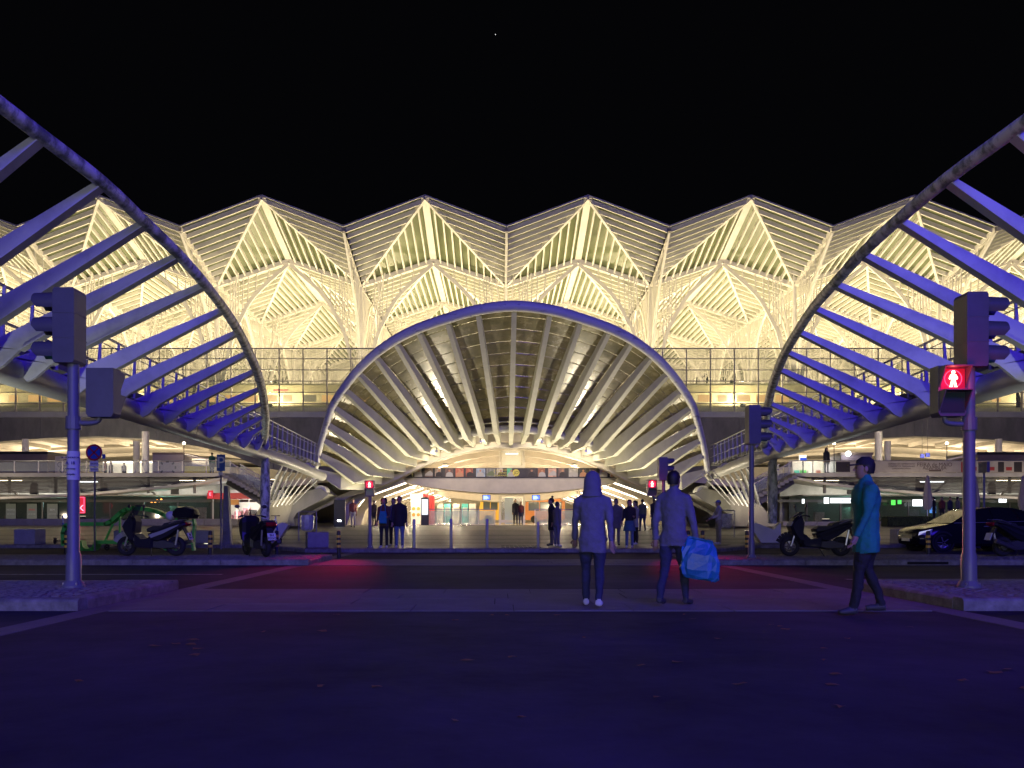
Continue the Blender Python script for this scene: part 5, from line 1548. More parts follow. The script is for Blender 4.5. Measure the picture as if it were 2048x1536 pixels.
for i, (px, Yb, lab) in enumerate(((420, 22.2, 'yellow ringed bollard between the two left scooters'), (678, 22.2, 'yellow ringed bollard at the left edge of the crossing'), (133, 22.0, 'yellow ringed bollard behind the near left signal post'),
                                   (554, 22.6, 'yellow ringed bollard behind the plated scooter'), (1376, 22.4, 'leftmost of the two yellow ringed bollards right of the crossing'), (1405, 22.4, 'second yellow ringed bollard right of the crossing, beside the leftmost'), (1495, 22.2, 'yellow ringed bollard against the slim right signal post'),
                                   (1857, 21.9, 'yellow ringed bollard in front of the parked car'))):
    o = b if i == 0 else copy_tree(b)
    o.location = (XP(px, Yb), Yb, 0); o['label'] = lab; o.rotation_euler = (random.uniform(-.03, .03), random.uniform(-.03, .03), 0)
CUB = mat('cube_concrete', (.26, .26, .28), .75, var=.15, scale=3, bump=.3)
b = thing('concrete_cube', '', 'concrete block', (0, 0, 0), 'concrete seat cubes on the plaza edge', local=True)
s_ = .36
m = MB(); c_ = .02
m.add([(sx * (s_ - (c_ if z in (0, .55) else 0)), sy * (s_ - (c_ if z in (0, .55) else 0)), z) for z in (0, c_, .55 - c_, .55) for sx, sy in ((-1, -1), (1, -1), (1, 1), (-1, 1))],
      [(3, 2, 1, 0), (12, 13, 14, 15)] + [(l * 4 + k, l * 4 + (k + 1) % 4, (l + 1) * 4 + (k + 1) % 4, (l + 1) * 4 + k) for l in range(3) for k in range(4)])
m.build('block', CUB, b)
for i, (px, Yb, a, lab) in enumerate(((60, 31.2, 0, 'concrete cube at the far left of the plaza edge'), (634, 27.6, .35, 'concrete cube left of the low red pedestrian signal'), (253, 31.5, .1, 'concrete cube behind the green rack'), (1809, 31.3, 0, 'concrete cube left of the parked car'), (405, 32, 0.1, 'concrete cube left of the parking sign'))):
    o = b if i == 0 else copy_tree(b)
    o.location = (XP(px, Yb), Yb, .128); o.rotation_euler = (0, 0, a); o['label'] = lab; o.scale = (1.15, 1, 1.1) if i in (0, 3) else (1, 1, 1)
b = thing('bag_bin', '', 'litter bin', (0, 0, 0), 'ring bins with clear bags', local=True)
for sx in (-1, 1):
    m = MB(); m.tube([(sx * .38, 0, 0), (sx * .38, 0, 1.25)], .025, 8); m.build('leg', STL, b)
m = MB(); m.tube([(-.38, 0, 1.25), (.38, 0, 1.25)], .025, 8); m.build('top_bar', STL, b)
m = MB(); vs = []
for z, rr in ((.42, .18), (.5, .26), (.8, .28), (1.1, .27)):
    for k in range(18): vs.append((rr * math.cos(k * .349) * (1 + .05 * (k % 3)), rr * math.sin(k * .349) * (1 + .06 * (k % 2)), z))
m.add(vs, [(q * 18 + k, q * 18 + (k + 1) % 18, (q + 1) * 18 + (k + 1) % 18, (q + 1) * 18 + k) for q in range(3) for k in range(18)] + [tuple(reversed(range(18)))])
m.build('bag', mat('clear_bag', (.55, .55, .6), .25, alpha=.55, var=.35, scale=7), b)
for i, (px, Yb, lab) in enumerate(((615, 33.5, 'bin with clear bag left of the low pedestrian signal'), (1452, 36, 'bin with clear bag beside the person in a cap'))):
    o = b if i == 0 else copy_tree(b); o.location = (XP(px, Yb), Yb, plz(Yb)); o['label'] = lab

# ------------------------------------------------------------------ two-wheelers
def shell(mb, prof, w, inset=.82, wi=.6):
    """rounded body panel from a side outline: full outline at +-wi*w, inset outline at +-w"""
    cx = sum(p[0] for p in prof) / len(prof); cz = sum(p[1] for p in prof) / len(prof)
    n = len(prof); rings = []
    for yy, s in ((-w, inset), (-w * wi, 1), (w * wi, 1), (w, inset)):
        rings += [(cx + (p[0] - cx) * s, yy, cz + (p[1] - cz) * s) for p in prof]
    fs = [tuple(range(n)), tuple(reversed(range(3 * n, 4 * n)))]
    for l in range(3):
        for i in range(n):
            j = (i + 1) % n; fs.append((l * n + i, (l + 1) * n + i, (l + 1) * n + j, l * n + j))
    mb.add(rings, fs)
    return mb
def wheel(t, x, r, w=.06, spokes=6):
    m = MB(); m.torus((x, 0, r), r - w, w, 28, 10, 'y', 1.0); wh = m.build('wheel', RUBBER, t, True)
    m = MB(); m.torus((x, 0, r), r - w * 1.75, .02, 24, 6, 'y', 2.0); m.lathe([(.05, -.07), (.05, .07)], (x, 0, r), 12, 'y')
    for k in range(spokes):
        a = 6.283 * k / spokes; m.beam((x + .04 * math.cos(a), 0, r + .04 * math.sin(a)), (x + (r - w * 1.7) * math.cos(a), 0, r + (r - w * 1.7) * math.sin(a)), .03, .035, up=(0, 1, 0))
    m.build('rim', mat('dark_rim', (.12, .12, .13), .35, metal=.6), wh)
    m = MB(); m.lathe([(.09, -.075), (.09, -.07)], (x, 0, r), 18, 'y'); m.build('brake_disc', ALU, wh)
def scooter(label, loc, rotz, paint, accent, topbox=False, screen=.3, plate='', group='parked scooters'):
    t = thing('motor_scooter', label, 'scooter', loc, group, rotz, local=True)
    wheel(t, .70, .265); wheel(t, -.66, .265, .07)
    m = MB()
    for k in range(9):
        a = R(20 + 15 * k); b_ = R(35 + 15 * k)
        m.beam((.70 + .31 * math.cos(a), 0, .265 + .31 * math.sin(a)), (.70 + .31 * math.cos(b_), 0, .265 + .31 * math.sin(b_)), .17, .015, up=(0, 1, 0))
    m.v = [Vector((p.x, p.y * 1.0, p.z)) for p in m.v]; m.build('front_mudguard', accent, t)
    for sy in (-1, 1):
        m = MB(); m.tube([(.70, sy * .10, .27), (.56, sy * .10, .72)], .025, 8); m.build('fork_leg', ALU, t)
    m = MB(); shell(m, [(.36, .34), (.50, .36), (.66, .60), (.74, .80), (.66, .95), (.56, 1.06), (.42, 1.08), (.36, .92), (.40, .62)], .235, .78); m.build('front_fairing', paint, t)
    m = MB(); shell(m, [(-.10, .22), (.40, .24), (.48, .42), (.38, .60), (.22, .46), (.02, .48), (-.12, .56)], .20); m.build('tunnel', paint, t)
    m = MB(); shell(m, [(-.02, .42), (.06, .60), (-.18, .70), (-.60, .84), (-.98, .90), (-1.02, .84), (-.80, .72), (-.52, .52), (-.22, .38)], .19, .84); m.build('rear_body', paint, t)
    m = MB(); shell(m, [(-.05, .47), (.02, .56), (-.35, .68), (-.86, .86), (-.80, .80), (-.40, .60)], .205, .9, .9); m.build('side_trim', accent, t)
    m = MB(); shell(m, [(.08, .64), (.10, .72), (-.08, .80), (-.34, .80), (-.42, .88), (-.62, .92), (-.90, .95), (-.92, .90), (-.56, .82), (-.18, .68)], .16, .9); m.build('seat', mat('seat_vinyl', (.02, .02, .022), .55), t)
    m = MB(); shell(m, [(.70, .74), (.745, .80), (.68, .93), (.62, .90)], .17, .8); m.build('headlight', mat('headlight_glass', (.35, .36, .4), .12, spec=.8), t)
    if screen:
        m = MB(); n = 7; la, lb = [], []
        for k in range(n):
            yy = -.19 + .38 * k / (n - 1); cv = .10 * (1 - (yy / .19) ** 2)
            la.append((.54 + cv, yy, 1.03)); lb.append((.36 + cv * .7, yy * .8, 1.05 + screen))
        m.slab(la, lb, (.006, 0, .004)); m.build('windscreen', mat('smoked_screen', (.05, .05, .06), .08, alpha=.6), t)
    m = MB(); m.tube(bez([(.34, -.36, 1.04), (.40, -.24, 1.08), (.44, 0, 1.05), (.40, .24, 1.08), (.34, .36, 1.04)], 3), .016, 8); hb = m.build('handlebar', DARK, t)
    for sy in (-1, 1):
        m = MB(); m.tube([(.34, sy * .26, 1.065), (.31, sy * .38, 1.035)], .022, 8); m.build('grip', RUBBER, hb)
        m = MB(); m.tube([(.40, sy * .24, 1.08), (.42, sy * .34, 1.28)], .008, 6); m.ball((.42, sy * .37, 1.32), (.025, .075, .05)); m.build('mirror', DARK, hb)
    m = MB(); shell(m, [(-.30, .20), (-.04, .24), (-.06, .40), (-.34, .44), (-.74, .34), (-.74, .22)], .13, .85); m.build('engine', mat('engine_grey', (.10, .10, .10), .4, metal=.5), t)
    m = MB(); m.tube([(-.15, -.15, .22), (-.4, -.19, .20), (-.55, -.20, .26), (-1.0, -.21, .42)], [.025, .03, .065, .06], 12); m.lathe([(.045, 0), (.045, .01)], (-1.0, -.21, .42), 10, 'x'); m.build('exhaust', mat('exhaust_metal', (.25, .24, .26), .3, metal=.8), t, True)
    m = MB(); m.tube([(-.72, .15, .30), (-.80, .16, .70)], .03, 8); m.build('shock', ALU, t)
    m = MB(); m.beam((-.86, 0, .78), (-1.06, 0, .42), .16, .03, up=(1, 0, .5)); m.build('rear_mudguard', DARK, t)
    m = MB(); m.beam((-1.015, 0, .62), (-1.085, 0, .44), .22, .012, up=(1, 0, .4)); pl_ = m.build('number_plate', mat('plate_white', (.7, .72, .7), .4), t)
    for k, w_ in enumerate(plate.split('|') if plate else []):
        o = text(w_, 'characters', dark_p, .085, (-1.037 - .024 * k - .012, 0, .567 - .075 * k), pl_, rot=(R(69), 0, R(-90)))
    m = MB(); shell(m, [(-.98, .80), (-1.04, .86), (-1.0, .90), (-.94, .88)], .13, .9); m.build('tail_light', mat('tail_red', (.35, .01, .02), .2), t)
    m = MB(); m.tube([(-.02, .12, .24), (-.12, .24, .01)], .014, 6); m.build('side_stand', DARK, t)
    for sy in (-1, 1):
        m = MB(); m.tube(bez([(-.55, sy * .16, .86), (-.80, sy * .17, .95), (-1.0, sy * .10, .97)], 3), .014, 6); m.build('grab_rail', ALU, t)
    if topbox:
        m = MB(); shell(m, [(-.70, 1.00), (-1.16, 1.00), (-1.25, 1.10), (-1.20, 1.24), (-1.02, 1.32), (-.80, 1.31), (-.66, 1.20), (-.64, 1.08)], .26, .84); m.build('top_box', BLACKG, t, True)
        m = MB(); m.bbox(-1.05, -.75, -.1, .1, .95, 1.0); m.build('box_rack', DARK, t)
        m = MB(); m.ball((-.52, .0, 1.07), (.14, .12, .13), 14, 9); m.build('helmet', mat('helmet_white', (.5, .5, .55), .25), t, True)
    return t
NAVY = mat('scooter_dark_paint', (.02, .02, .028), .28, coat=.5); SILV = mat('scooter_silver', (.45, .45, .48), .35, metal=.4); BLK2 = mat('scooter_black', (.014, .014, .016), .3, coat=.5)
zi = .142
scooter('dark scooter with silver side panel and black top box on the left island', (XP(304, 20.7), 20.7, zi), R(176), NAVY, SILV, True, .30, 'BE|70 LO')
scooter('black scooter turned with its white number plate towards the road', (XP(512, 20.6), 20.65, zi), R(128), BLK2, BLK2, False, .18, 'BH|82GQ')
scooter('dark maxi scooter with shiny wheels on the right island', (XP(1632, 20.5), 20.5, zi), R(181), NAVY, BLK2, False, .12, 'AS|14')
scooter('dark motorcycle at the right edge in front of the parked car', (XP(1998, 20.4) + .72, 20.4, zi), R(4), BLK2, NAVY, False, 0, '')

# car-shaped green rack with shared kick scooters
GRN = mat('rack_green', (.09, .60, .10), .4, var=.08, scale=3)
Yr = 28.0
t = thing('scooter_rack', 'bright green car-shaped rack for shared scooters', 'bike rack', (XP(260, Yr), Yr, 0))
def rackbar(pts, nm, w=.34, h=.13):
    q = [P(a, b_, Yr) for a, b_ in pts]; m = MB()
    for a, b_ in zip(q[:-1], q[1:]):
        d = (b_ - a).normalized() * .03; m.beam(a - d, b_ + d, h, w, up=(0, 1, 0))
    m.build(nm, GRN, t)
rackbar([(131, 1090), (130, 1066), (134, 1052), (142, 1048), (214, 1048), (226, 1042), (246, 1024), (256, 1019), (270, 1016), (292, 1018), (312, 1022), (328, 1028), (342, 1037)], 'roof_bar')
rackbar([(131, 1084), (164, 1084)], 'sill_bar'); rackbar([(164, 1084), (166, 1094), (172, 1100), (181, 1101), (190, 1097), (195, 1089), (196, 1084)], 'wheel_arch'); rackbar([(196, 1084), (330, 1084)], 'sill_bar')
rackbar([(330, 1084), (332, 1094), (338, 1100), (347, 1101), (356, 1097), (361, 1089), (362, 1084)], 'wheel_arch'); rackbar([(362, 1084), (386, 1084)], 'sill_bar')
rackbar([(190, 1048), (190, 1084)], 'door_post', .06, .06); rackbar([(240, 1034), (240, 1082)], 'door_post', .06, .06); rackbar([(225, 1050), (210, 1082)], 'door_post', .06, .06)
rackbar([(342, 1037), (388, 1040), (390, 1050), (386, 1084), (388, 1100)], 'rear_bar', .2, .07)
def kick(label, x, y, z, rotz, c1, lean=0.0):
    t = thing('kick_scooter', label, 'kick scooter', (x, y, z), 'shared electric kick scooters', rotz, local=True)
    m = MB(); shell(m, [(-.45, .10), (.35, .10), (.42, .16), (.38, .19), (-.45, .15)], .08, .95); m.build('deck', DARK, t)
    m = MB(); m.tube([(.50, 0, .12), (.40, 0, .55)], .035, 10); m.build('stem', c1, t)
    m = MB(); m.tube([(.40, 0, .55), (.33, 0, .85)], .033, 10); m.build('stem_sleeve', mat('scooter_blue', (.03, .10, .5), .4), t)
    m = MB(); m.tube([(.33, 0, .85), (.29, 0, 1.12)], .026, 10); m.build('stem', c1, t)
    m = MB(); m.tube([(.29, -.24, 1.13), (.29, .24, 1.13)], .016, 8); m.build('handlebar', DARK, t)
    for xx in (.52, -.52):
        m = MB(); m.torus((xx, 0, .12), .09, .03, 18, 8, 'y'); m.lathe([(.03, -.04), (.03, .04)], (xx, 0, .12), 8, 'y'); m.build('wheel', RUBBER, t, True)
    m = MB(); m.beam((-.42, 0, .2), (-.60, 0, .25), .1, .015); m.build('mudguard', DARK, t)
KW = mat('scooter_white', (.6, .62, .65), .4)
kick('white and blue kick scooter standing alone on the left plaza', XP(120, 31.5), 31.5, .14, R(100), KW)
kick('kick scooter leaning in the front of the green rack', XP(236, 28.3), 28.35, 0, R(70), KW)
kick('kick scooter in the middle of the green rack', XP(262, 28.4), 28.45, 0, R(110), mat('scooter_lime', (.25, .55, .1), .4))
kick('kick scooter behind the parked scooter with the number plate', XP(540, 31), 31, .14, R(60), KW)

# ------------------------------------------------------------------ parked car
def car(label, x, y, z, rotz, paint):
    t = thing('parked_car', label, 'car', (x, y, z), None, rotz, local=True)
    # stations along x (front = +x): x, bottom, belt, half width low, half width belt
    st = [(2.18, .42, .60, .55, .50), (2.10, .26, .72, .74, .70), (1.85, .20, .82, .86, .80), (1.45, .19, .90, .90, .85), (1.0, .19, .98, .91, .87), (.4, .19, 1.00, .92, .88), (-.4, .19, 1.02, .92, .88), (-1.2, .20, 1.05, .91, .87), (-1.8, .24, 1.06, .88, .84), (-2.1, .32, 1.02, .80, .76), (-2.2, .45, .85, .66, .62)]
    m = MB(); vs = []
    for (xx, b0, bl, wl, wb) in st:
        mid = lerp(b0, bl, .45)
        half = [(0, b0), (wl * .9, b0), (wl, b0 + .10), (wl * 1.0, mid), (wb * 1.01, bl - .08), (wb * .94, bl), (0, bl + .02)]
        ring = half + [(-a, b_) for a, b_ in reversed(half[1:-1])]
        vs += [(xx, a, b_) for a, b_ in ring]
    n = 12
    fs = [(i * n + k, (i + 1) * n + k, (i + 1) * n + (k + 1) % n, i * n + (k + 1) % n) for i in range(len(st) - 1) for k in range(n)]
    fs += [tuple(range(n)), tuple(reversed(range((len(st) - 1) * n, len(st) * n)))]
    m.add(vs, fs); body = m.build('body', paint, t, True)
    # greenhouse: roof shell in body colour, glass sides
    gh = [(1.05, .96, .0), (.62, 1.22, .60), (.20, 1.44, .60), (-.4, 1.53, .59), (-1.1, 1.50, .57), (-1.75, 1.36, .55), (-2.08, 1.04, .5)]
    m = MB(); vs = []
    gl = [(1.05, .97, .80), (.20, 1.43, .60), (-.5, 1.52, .60), (-1.2, 1.49, .58), (-1.75, 1.34, .56), (-2.08, 1.03, .72)]
    m.slab([(a, -w, z_) for a, z_, w in gl[1:-1]], [(a, w, z_) for a, z_, w in gl[1:-1]], (0, 0, .03)); m.build('roof', paint, t, True)
    GL = mat('car_glass', (.012, .014, .016), .06, spec=.9)
    m = MB(); m.slab([(1.02, -.78, .985), (.22, -.60, 1.43)], [(1.02, .78, .985), (.22, .60, 1.43)], (.01, 0, .015)); m.build('windscreen', GL, t)
    m = MB(); m.slab([(-1.77, -.55, 1.34), (-2.06, -.68, 1.06)], [(-1.77, .55, 1.34), (-2.06, .68, 1.06)], (-.01, 0, .012)); m.build('rear_window', GL, t)
    for sy in (-1, 1):
        for q in ([(.93, .80, 1.01), (.18, .61, 1.40), (-.36, .605, 1.48), (-.40, .855, 1.03)], [(-.46, .855, 1.035), (-.42, .605, 1.485), (-1.15, .585, 1.46), (-1.30, .85, 1.06)], [(-1.36, .85, 1.065), (-1.22, .585, 1.45), (-1.70, .56, 1.33), (-1.95, .75, 1.08)]):
            pts = [Vector((a, sy * b_, c)) for a, b_, c in q]; o_ = Vector((0, sy * .012, .003)); k = 4
            m = MB(); m.add(pts + [p + o_ for p in pts], [(0, 1, 2, 3), (7, 6, 5, 4)] + [(i, i + 4, (i + 1) % 4 + 4, (i + 1) % 4) for i in range(4)]); m.build('side_window', GL, t)
        for a, b_ in (((1.0, .80, .98), (.20, .615, 1.43)), ((-.41, .858, 1.03), (-.39, .61, 1.50)), ((-1.33, .855, 1.06), (-1.19, .59, 1.48)), ((.20, .61, 1.425), (-.4, .61, 1.51)), ((-.4, .61, 1.51), (-1.2, .59, 1.485)), ((-1.2, .59, 1.485), (-1.76, .565, 1.35)), ((-1.76, .565, 1.35), (-2.06, .74, 1.04))):
            m = MB(); m.beam((a[0], sy * a[1], a[2]), (b_[0], sy * b_[1], b_[2]), .06, .05); m.build('pillar', paint, t)
        m = MB(); m.ball((.62, sy * .98, 1.02), (.09, .12, .075)); m.beam((.6, sy * .84, 1.0), (.6, sy * .93, 1.0), .05, .03); m.build('door_mirror', paint, t, True)
        m = MB(); m.add([(1.75, sy * .865, .72), (2.08, sy * .70, .66), (2.12, sy * .60, .60), (2.10, sy * .62, .52), (1.80, sy * .875, .60)], [(0, 1, 2, 3, 4) if sy > 0 else (4, 3, 2, 1, 0)])
        m.slab([(1.72, sy * .872, .78), (2.09, sy * .71, .68)], [(1.80, sy * .89, .64), (2.125, sy * .70, .56)], (.02, sy * .02, .01)); m.build('headlight', mat('headlight_clear', (.6, .63, .68), .08, spec=.9), t)
        m = MB(); m.slab([(-2.06, sy * .80, .95), (-1.8, sy * .885, .95)], [(-2.08, sy * .80, .78), (-1.85, sy * .90, .78)], (-.01, sy * .015, 0)); m.build('tail_light', mat('tail_red', (.35, .01, .02), .2), t)
        m = MB(); m.beam((.0, sy * .925, .88), (-.22, sy * .925, .885), .03, .03); m.build('door_handle', ALU, t)
        m = MB(); m.beam((.98, sy * .83, .995), (-1.9, sy * .86, 1.065), .02, .02); m.build('belt_trim', ALU, t)
    for xx in (1.38, -1.32):
        for sy in (-1, 1):
            m = MB(); m.torus((xx, sy * .80, .32), .245, .085, 28, 10, 'y', 1.25); wh = m.build('wheel', RUBBER, t, True)
            m = MB(); m.lathe([(.20, .76), (.21, .88), (.17, .865), (.17, .86)], (xx, 0, .32), 20, 'y')
            if sy < 0: m.v = [Vector((p.x, -p.y, p.z)) for p in m.v]
            for k in range(5):
                a = 6.283 * k / 5; m.beam((xx + .03 * math.cos(a), sy * .89, .32 + .03 * math.sin(a)), (xx + .2 * math.cos(a), sy * .885, .32 + .2 * math.sin(a)), .025, .065, up=(0, 1, 0))
            m.build('rim', ALU, wh)
            m = MB(); m.torus((xx, sy * .86, .33), .36, .045, 26, 6, 'y', 1.2); m.build('arch_lip', mat('arch_black', (.012, .012, .012), .6), t)
    m = MB(); m.slab([(2.165, -.42, .60), (2.165, .42, .60)], [(2.19, -.42, .44), (2.19, .42, .44)], (.02, 0, 0)); m.build('grille', BK, t)
    m = MB(); m.bbox(2.20, 2.215, -.26, .26, .36, .46); m.build('number_plate', mat('plate_white', (.7, .72, .7), .4), t)
    return t
car('black estate car parked at the right edge beyond the island', XP(1842, 26.6) + 2.2, 27.6, 0, R(180), mat('car_black_paint', (.010, .011, .014), .14, spec=.25))
# ------------------------------------------------------------------ people
SKIN = mat('skin', (.36, .22, .15), .6)
SHOE = mat('shoe_dark', (.05, .05, .055), .6); SHOEW = mat('shoe_white', (.55, .55, .55), .6)
HAIRM = mat('dark_hair', (.015, .012, .01), .6)
def cloth(name, c):
    return mat('cloth_' + name, c, .85, var=.18, scale=5, bump=.25)
def ring_loft(mb, secs, n=14):
    """secs: (centre, rx, ry)"""
    vs = []
    for c, rx, ry in secs:
        for k in range(n):
            a = 6.283185 * k / n; vs.append((c[0] + rx * math.cos(a), c[1] + ry * math.sin(a), c[2]))
    fs = [(i * n + k, i * n + (k + 1) % n, (i + 1) * n + (k + 1) % n, (i + 1) * n + k) for i in range(len(secs) - 1) for k in range(n)]
    fs += [tuple(reversed(range(n))), tuple((len(secs) - 1) * n + k for k in range(n))]
    mb.add(vs, fs)
def person(label, loc, face, H=1.72, top=None, legs=None, shoes=None, stride=0.0, arms=((.06, .0, .05), (.06, .0, .05)), hair='short', coat=0.0, wide=1.0, hood=False,
           bag=None, cap=None, voxel=.02, group='people on the plaza and crossing', skirt=False, lean=0.0):
    """faces local +y; face = heading in degrees (0 looks away from the camera); arms: (out, forward swing, elbow bend) per side"""
    t = thing('person', label, 'person', loc, group, R(face), local=True)
    S = H / 1.75
    segs = []           # (p0, p1, r0, r1, material index)   0 top 1 legs 2 skin 3 shoes
    mb = MB()
    def V(x, y, z): return Vector((x * S, y * S, z * S))
    def limb(pts, rads, mi, n=10):
        pts = [Vector(p) for p in pts]
        mb.tube(pts, rads, n)
        for a, b_, ra, rb in zip(pts[:-1], pts[1:], rads[:-1], rads[1:]): segs.append((a, b_, ra, rb, mi))
    W_ = wide
    hipz = .93
    ring_loft(mb, [(V(0, 0, .80 - coat), .155 * S * W_ * (1.12 if coat else 1), .115 * S * W_), (V(0, 0, .90), .168 * S * W_, .118 * S * W_), (V(0, 0, 1.02), .158 * S * W_, .108 * S * W_), (V(0, lean * .3, 1.14), .155 * S * W_, .105 * S * W_),
                   (V(0, lean * .6, 1.28), .178 * S * W_, .118 * S * W_), (V(0, lean, 1.38), .190 * S * W_, .115 * S * W_), (V(0, lean, 1.44), .150 * S * W_, .100 * S * W_), (V(0, lean, 1.49), .105 * S, .08 * S), (V(0, lean, 1.54), .064 * S, .062 * S)])
    segs.append((V(0, 0, .98 - coat), V(0, lean, 1.50), .13 * S, .10 * S, 0))
    segs.append((V(-.08, 0, .86), V(.08, 0, .86), .13 * S, .13 * S, 0 if coat > .05 else 1))
    limb([V(0, lean, 1.50), V(0, lean + .015, 1.60)], [.056 * S, .055 * S], 2)
    for sx, st in ((-1, stride), (1, -stride)):
        kn = V(sx * .095, st * .45 + abs(st) * .22, .50); an = V(sx * .10, st * 1.0 - (abs(st) * .25 if st < 0 else 0), .09 + (abs(st) * .18 if st < 0 else 0))
        limb([V(sx * .085, 0, .90), V(sx * .092, st * .25, .72), kn, V(sx * .098, (kn.y + an.y) / 2 / S - .015, .31), an], [.100 * S * W_, .085 * S * W_, .062 * S, .058 * S, .047 * S], 1)
        limb([an + V(0, -.04, -.03), an + V(sx * .005, .06, -.045), an + V(sx * .015, .17, -.06)], [.046 * S, .045 * S, .034 * S], 3)
    hands = []
    for sx, (ao, fw, eb) in zip((-1, 1), arms):
        sh = V(sx * .178 * W_, lean, 1.395); d1 = Vector((sx * math.sin(ao), math.sin(fw) * math.cos(ao), -math.cos(ao) * math.cos(fw)))
        el = sh + d1 * .30 * S; f2 = fw + eb
        d2 = Vector((sx * math.sin(ao) * .4, math.sin(f2), -math.cos(f2))).normalized(); wr = el + d2 * .25 * S
        limb([V(sx * .10, lean, 1.43), sh, lerp(sh, el, .5), el, lerp(el, wr, .6), wr], [.07 * S, .068 * S * W_, .056 * S * W_, .048 * S, .042 * S, .034 * S], 0)
        hands.append((wr, d2, sx))
    # head: skull, jaw, nose, ears
    hb = MB(); hc = V(0, lean + .02, 1.645)
    ring_loft(hb, [(hc + V(0, .015, -.125), .032 * S, .04 * S), (hc + V(0, .02, -.10), .052 * S, .065 * S), (hc + V(0, .012, -.05), .066 * S, .083 * S), (hc, .074 * S, .094 * S), (hc + V(0, -.006, .05), .075 * S, .096 * S), (hc + V(0, -.01, .09), .058 * S, .075 * S), (hc + V(0, -.01, .112), .024 * S, .03 * S)], 14)
    # union of the body by voxel remesh
    tmp = mb.build('tmp', SKIN)
    md = tmp.modifiers.new('r', 'REMESH'); md.mode = 'VOXEL'; md.voxel_size = voxel; md.adaptivity = 0
    sm = tmp.modifiers.new('s', 'SMOOTH'); sm.factor = .5; sm.iterations = 3
    if voxel < .018:
        for (ns, stg) in ((.16, .035), (.06, .014)):
            tx = bpy.data.textures.new('folds', 'CLOUDS'); tx.noise_scale = ns; tx.noise_depth = 2
            dm = tmp.modifiers.new('d', 'DISPLACE'); dm.texture = tx; dm.strength = stg; dm.mid_level = .5
    dg = bpy.context.evaluated_depsgraph_get()
    me = bpy.data.meshes.new_from_object(tmp.evaluated_get(dg))
    bpy.data.objects.remove(tmp)
    out = MB(); out.v = [Vector(v.co) for v in me.vertices]
    for p in me.polygons:
        c = Vector(p.center); best, bi = 1e9, 0
        for a, b_, ra, rb, mi in segs:
            ab = b_ - a; u = max(0, min(1, (c - a).dot(ab) / max(1e-9, ab.length_squared))); dd = (c - (a + ab * u)).length - lerp(ra, rb, u)
            if dd < best: best, bi = dd, mi
        if bi == 1 and coat and c.z > (.80 - coat) * S and abs(c.x) < .25 * S: bi = 0
        out.f.append(list(p.vertices)); out.mi.append(bi)
    bpy.data.meshes.remove(me)
    out.cur = 2
    out.add(hb.v, hb.f)
    nb = hc + V(0, .105, -.02); out.add([nb + V(0, -.012, .05), nb + V(-.016, -.015, -.01), nb + V(.016, -.015, -.01), nb + V(0, .018, -.008)], [(0, 3, 1), (0, 2, 3), (1, 3, 2)])
    for sx in (-1, 1): out.ball(hc + V(sx * .077, -.005, -.012), (.012 * S, .022 * S, .034 * S), 8, 6)
    for wr, d2, sx in hands:       # palm, four fingers of different length, thumb from the side
        q = d2.to_track_quat('Z', 'Y').to_matrix()
        def hp(a, b_, c): return wr + q @ Vector((a * S, b_ * S, c * S))
        out.tube([hp(0, 0, -.03), hp(0, 0, .03), hp(0, 0, .085)], [.028 * S, .034 * S, .032 * S], 8)
        for k, L in enumerate((.060, .075, .082, .072)):
            u = -.027 + .018 * k; out.tube([hp(u, 0, .07), hp(u, .008, .07 + L * .55), hp(u, .028, .07 + L)], [.0095 * S, .009 * S, .006 * S], 6)
        out.tube([hp(.028, .005, .02), hp(.048, .018, .055), hp(.05, .03, .085)], [.012 * S, .0105 * S, .008 * S], 6)
    # eyes and mouth
    out.build('body', [top, legs, SKIN, shoes or SHOE], t, True)
    fm = MB()
    for sx in (-1, 1): fm.ball(hc + V(sx * .03, .084, .004), (.010 * S, .006 * S, .006 * S), 8, 5)
    fm.beam(hc + V(-.022, .088, -.068), hc + V(.022, .088, -.068), .008 * S, .006 * S); fm.build('face_features', DARK, t)
    h = MB()
    if hair in ('short', 'bun', 'long', 'curly'):
        ring_loft(h, [(hc + V(0, -.045, -.06), .066 * S, .058 * S), (hc + V(0, -.03, -.01), .081 * S, .085 * S), (hc + V(0, -.018, .045), .085 * S, .100 * S), (hc + V(0, -.014, .09), .070 * S, .088 * S), (hc + V(0, -.012, .125), .032 * S, .04 * S)], 14)
    if hair == 'bun': h.ball(hc + V(0, -.05, .165), .048 * S)
    if hair == 'long': ring_loft(h, [(hc + V(0, -.07, -.30), .07 * S, .03 * S), (hc + V(0, -.075, -.15), .085 * S, .045 * S), (hc + V(0, -.05, 0), .085 * S, .065 * S)], 12)
    if hair == 'curly':
        for k in range(26):
            a = k * 2.4; z = -.08 + .008 * k; rr = .095 * math.sqrt(max(.1, 1 - (max(0, z) / .15) ** 2)); h.ball(hc + V(rr * math.cos(a), -.02 + rr * math.sin(a) * (1 if math.sin(a) < 0.3 else .3), z), .032 * S, 7, 5)
    if h.v: h.build('hair', HAIRM, t, True)
    if hood:
        m = MB(); ring_loft(m, [(hc + V(0, -.05, -.19), .14 * S, .10 * S), (hc + V(0, -.05, -.08), .115 * S, .105 * S), (hc + V(0, -.035, .04), .108 * S, .112 * S), (hc + V(0, -.03, .11), .08 * S, .09 * S), (hc + V(0, -.03, .15), .03 * S, .03 * S)], 14); m.build('hood', top, t, True)
    if cap:
        m = MB(); ring_loft(m, [(hc + V(0, -.012, .035), .088 * S, .103 * S), (hc + V(0, -.012, .09), .08 * S, .092 * S), (hc + V(0, -.012, .13), .04 * S, .045 * S)], 14); m.beam(hc + V(0, .07, .045), hc + V(0, .17, .035), .15 * S, .012); m.build('cap', cap, t, True)
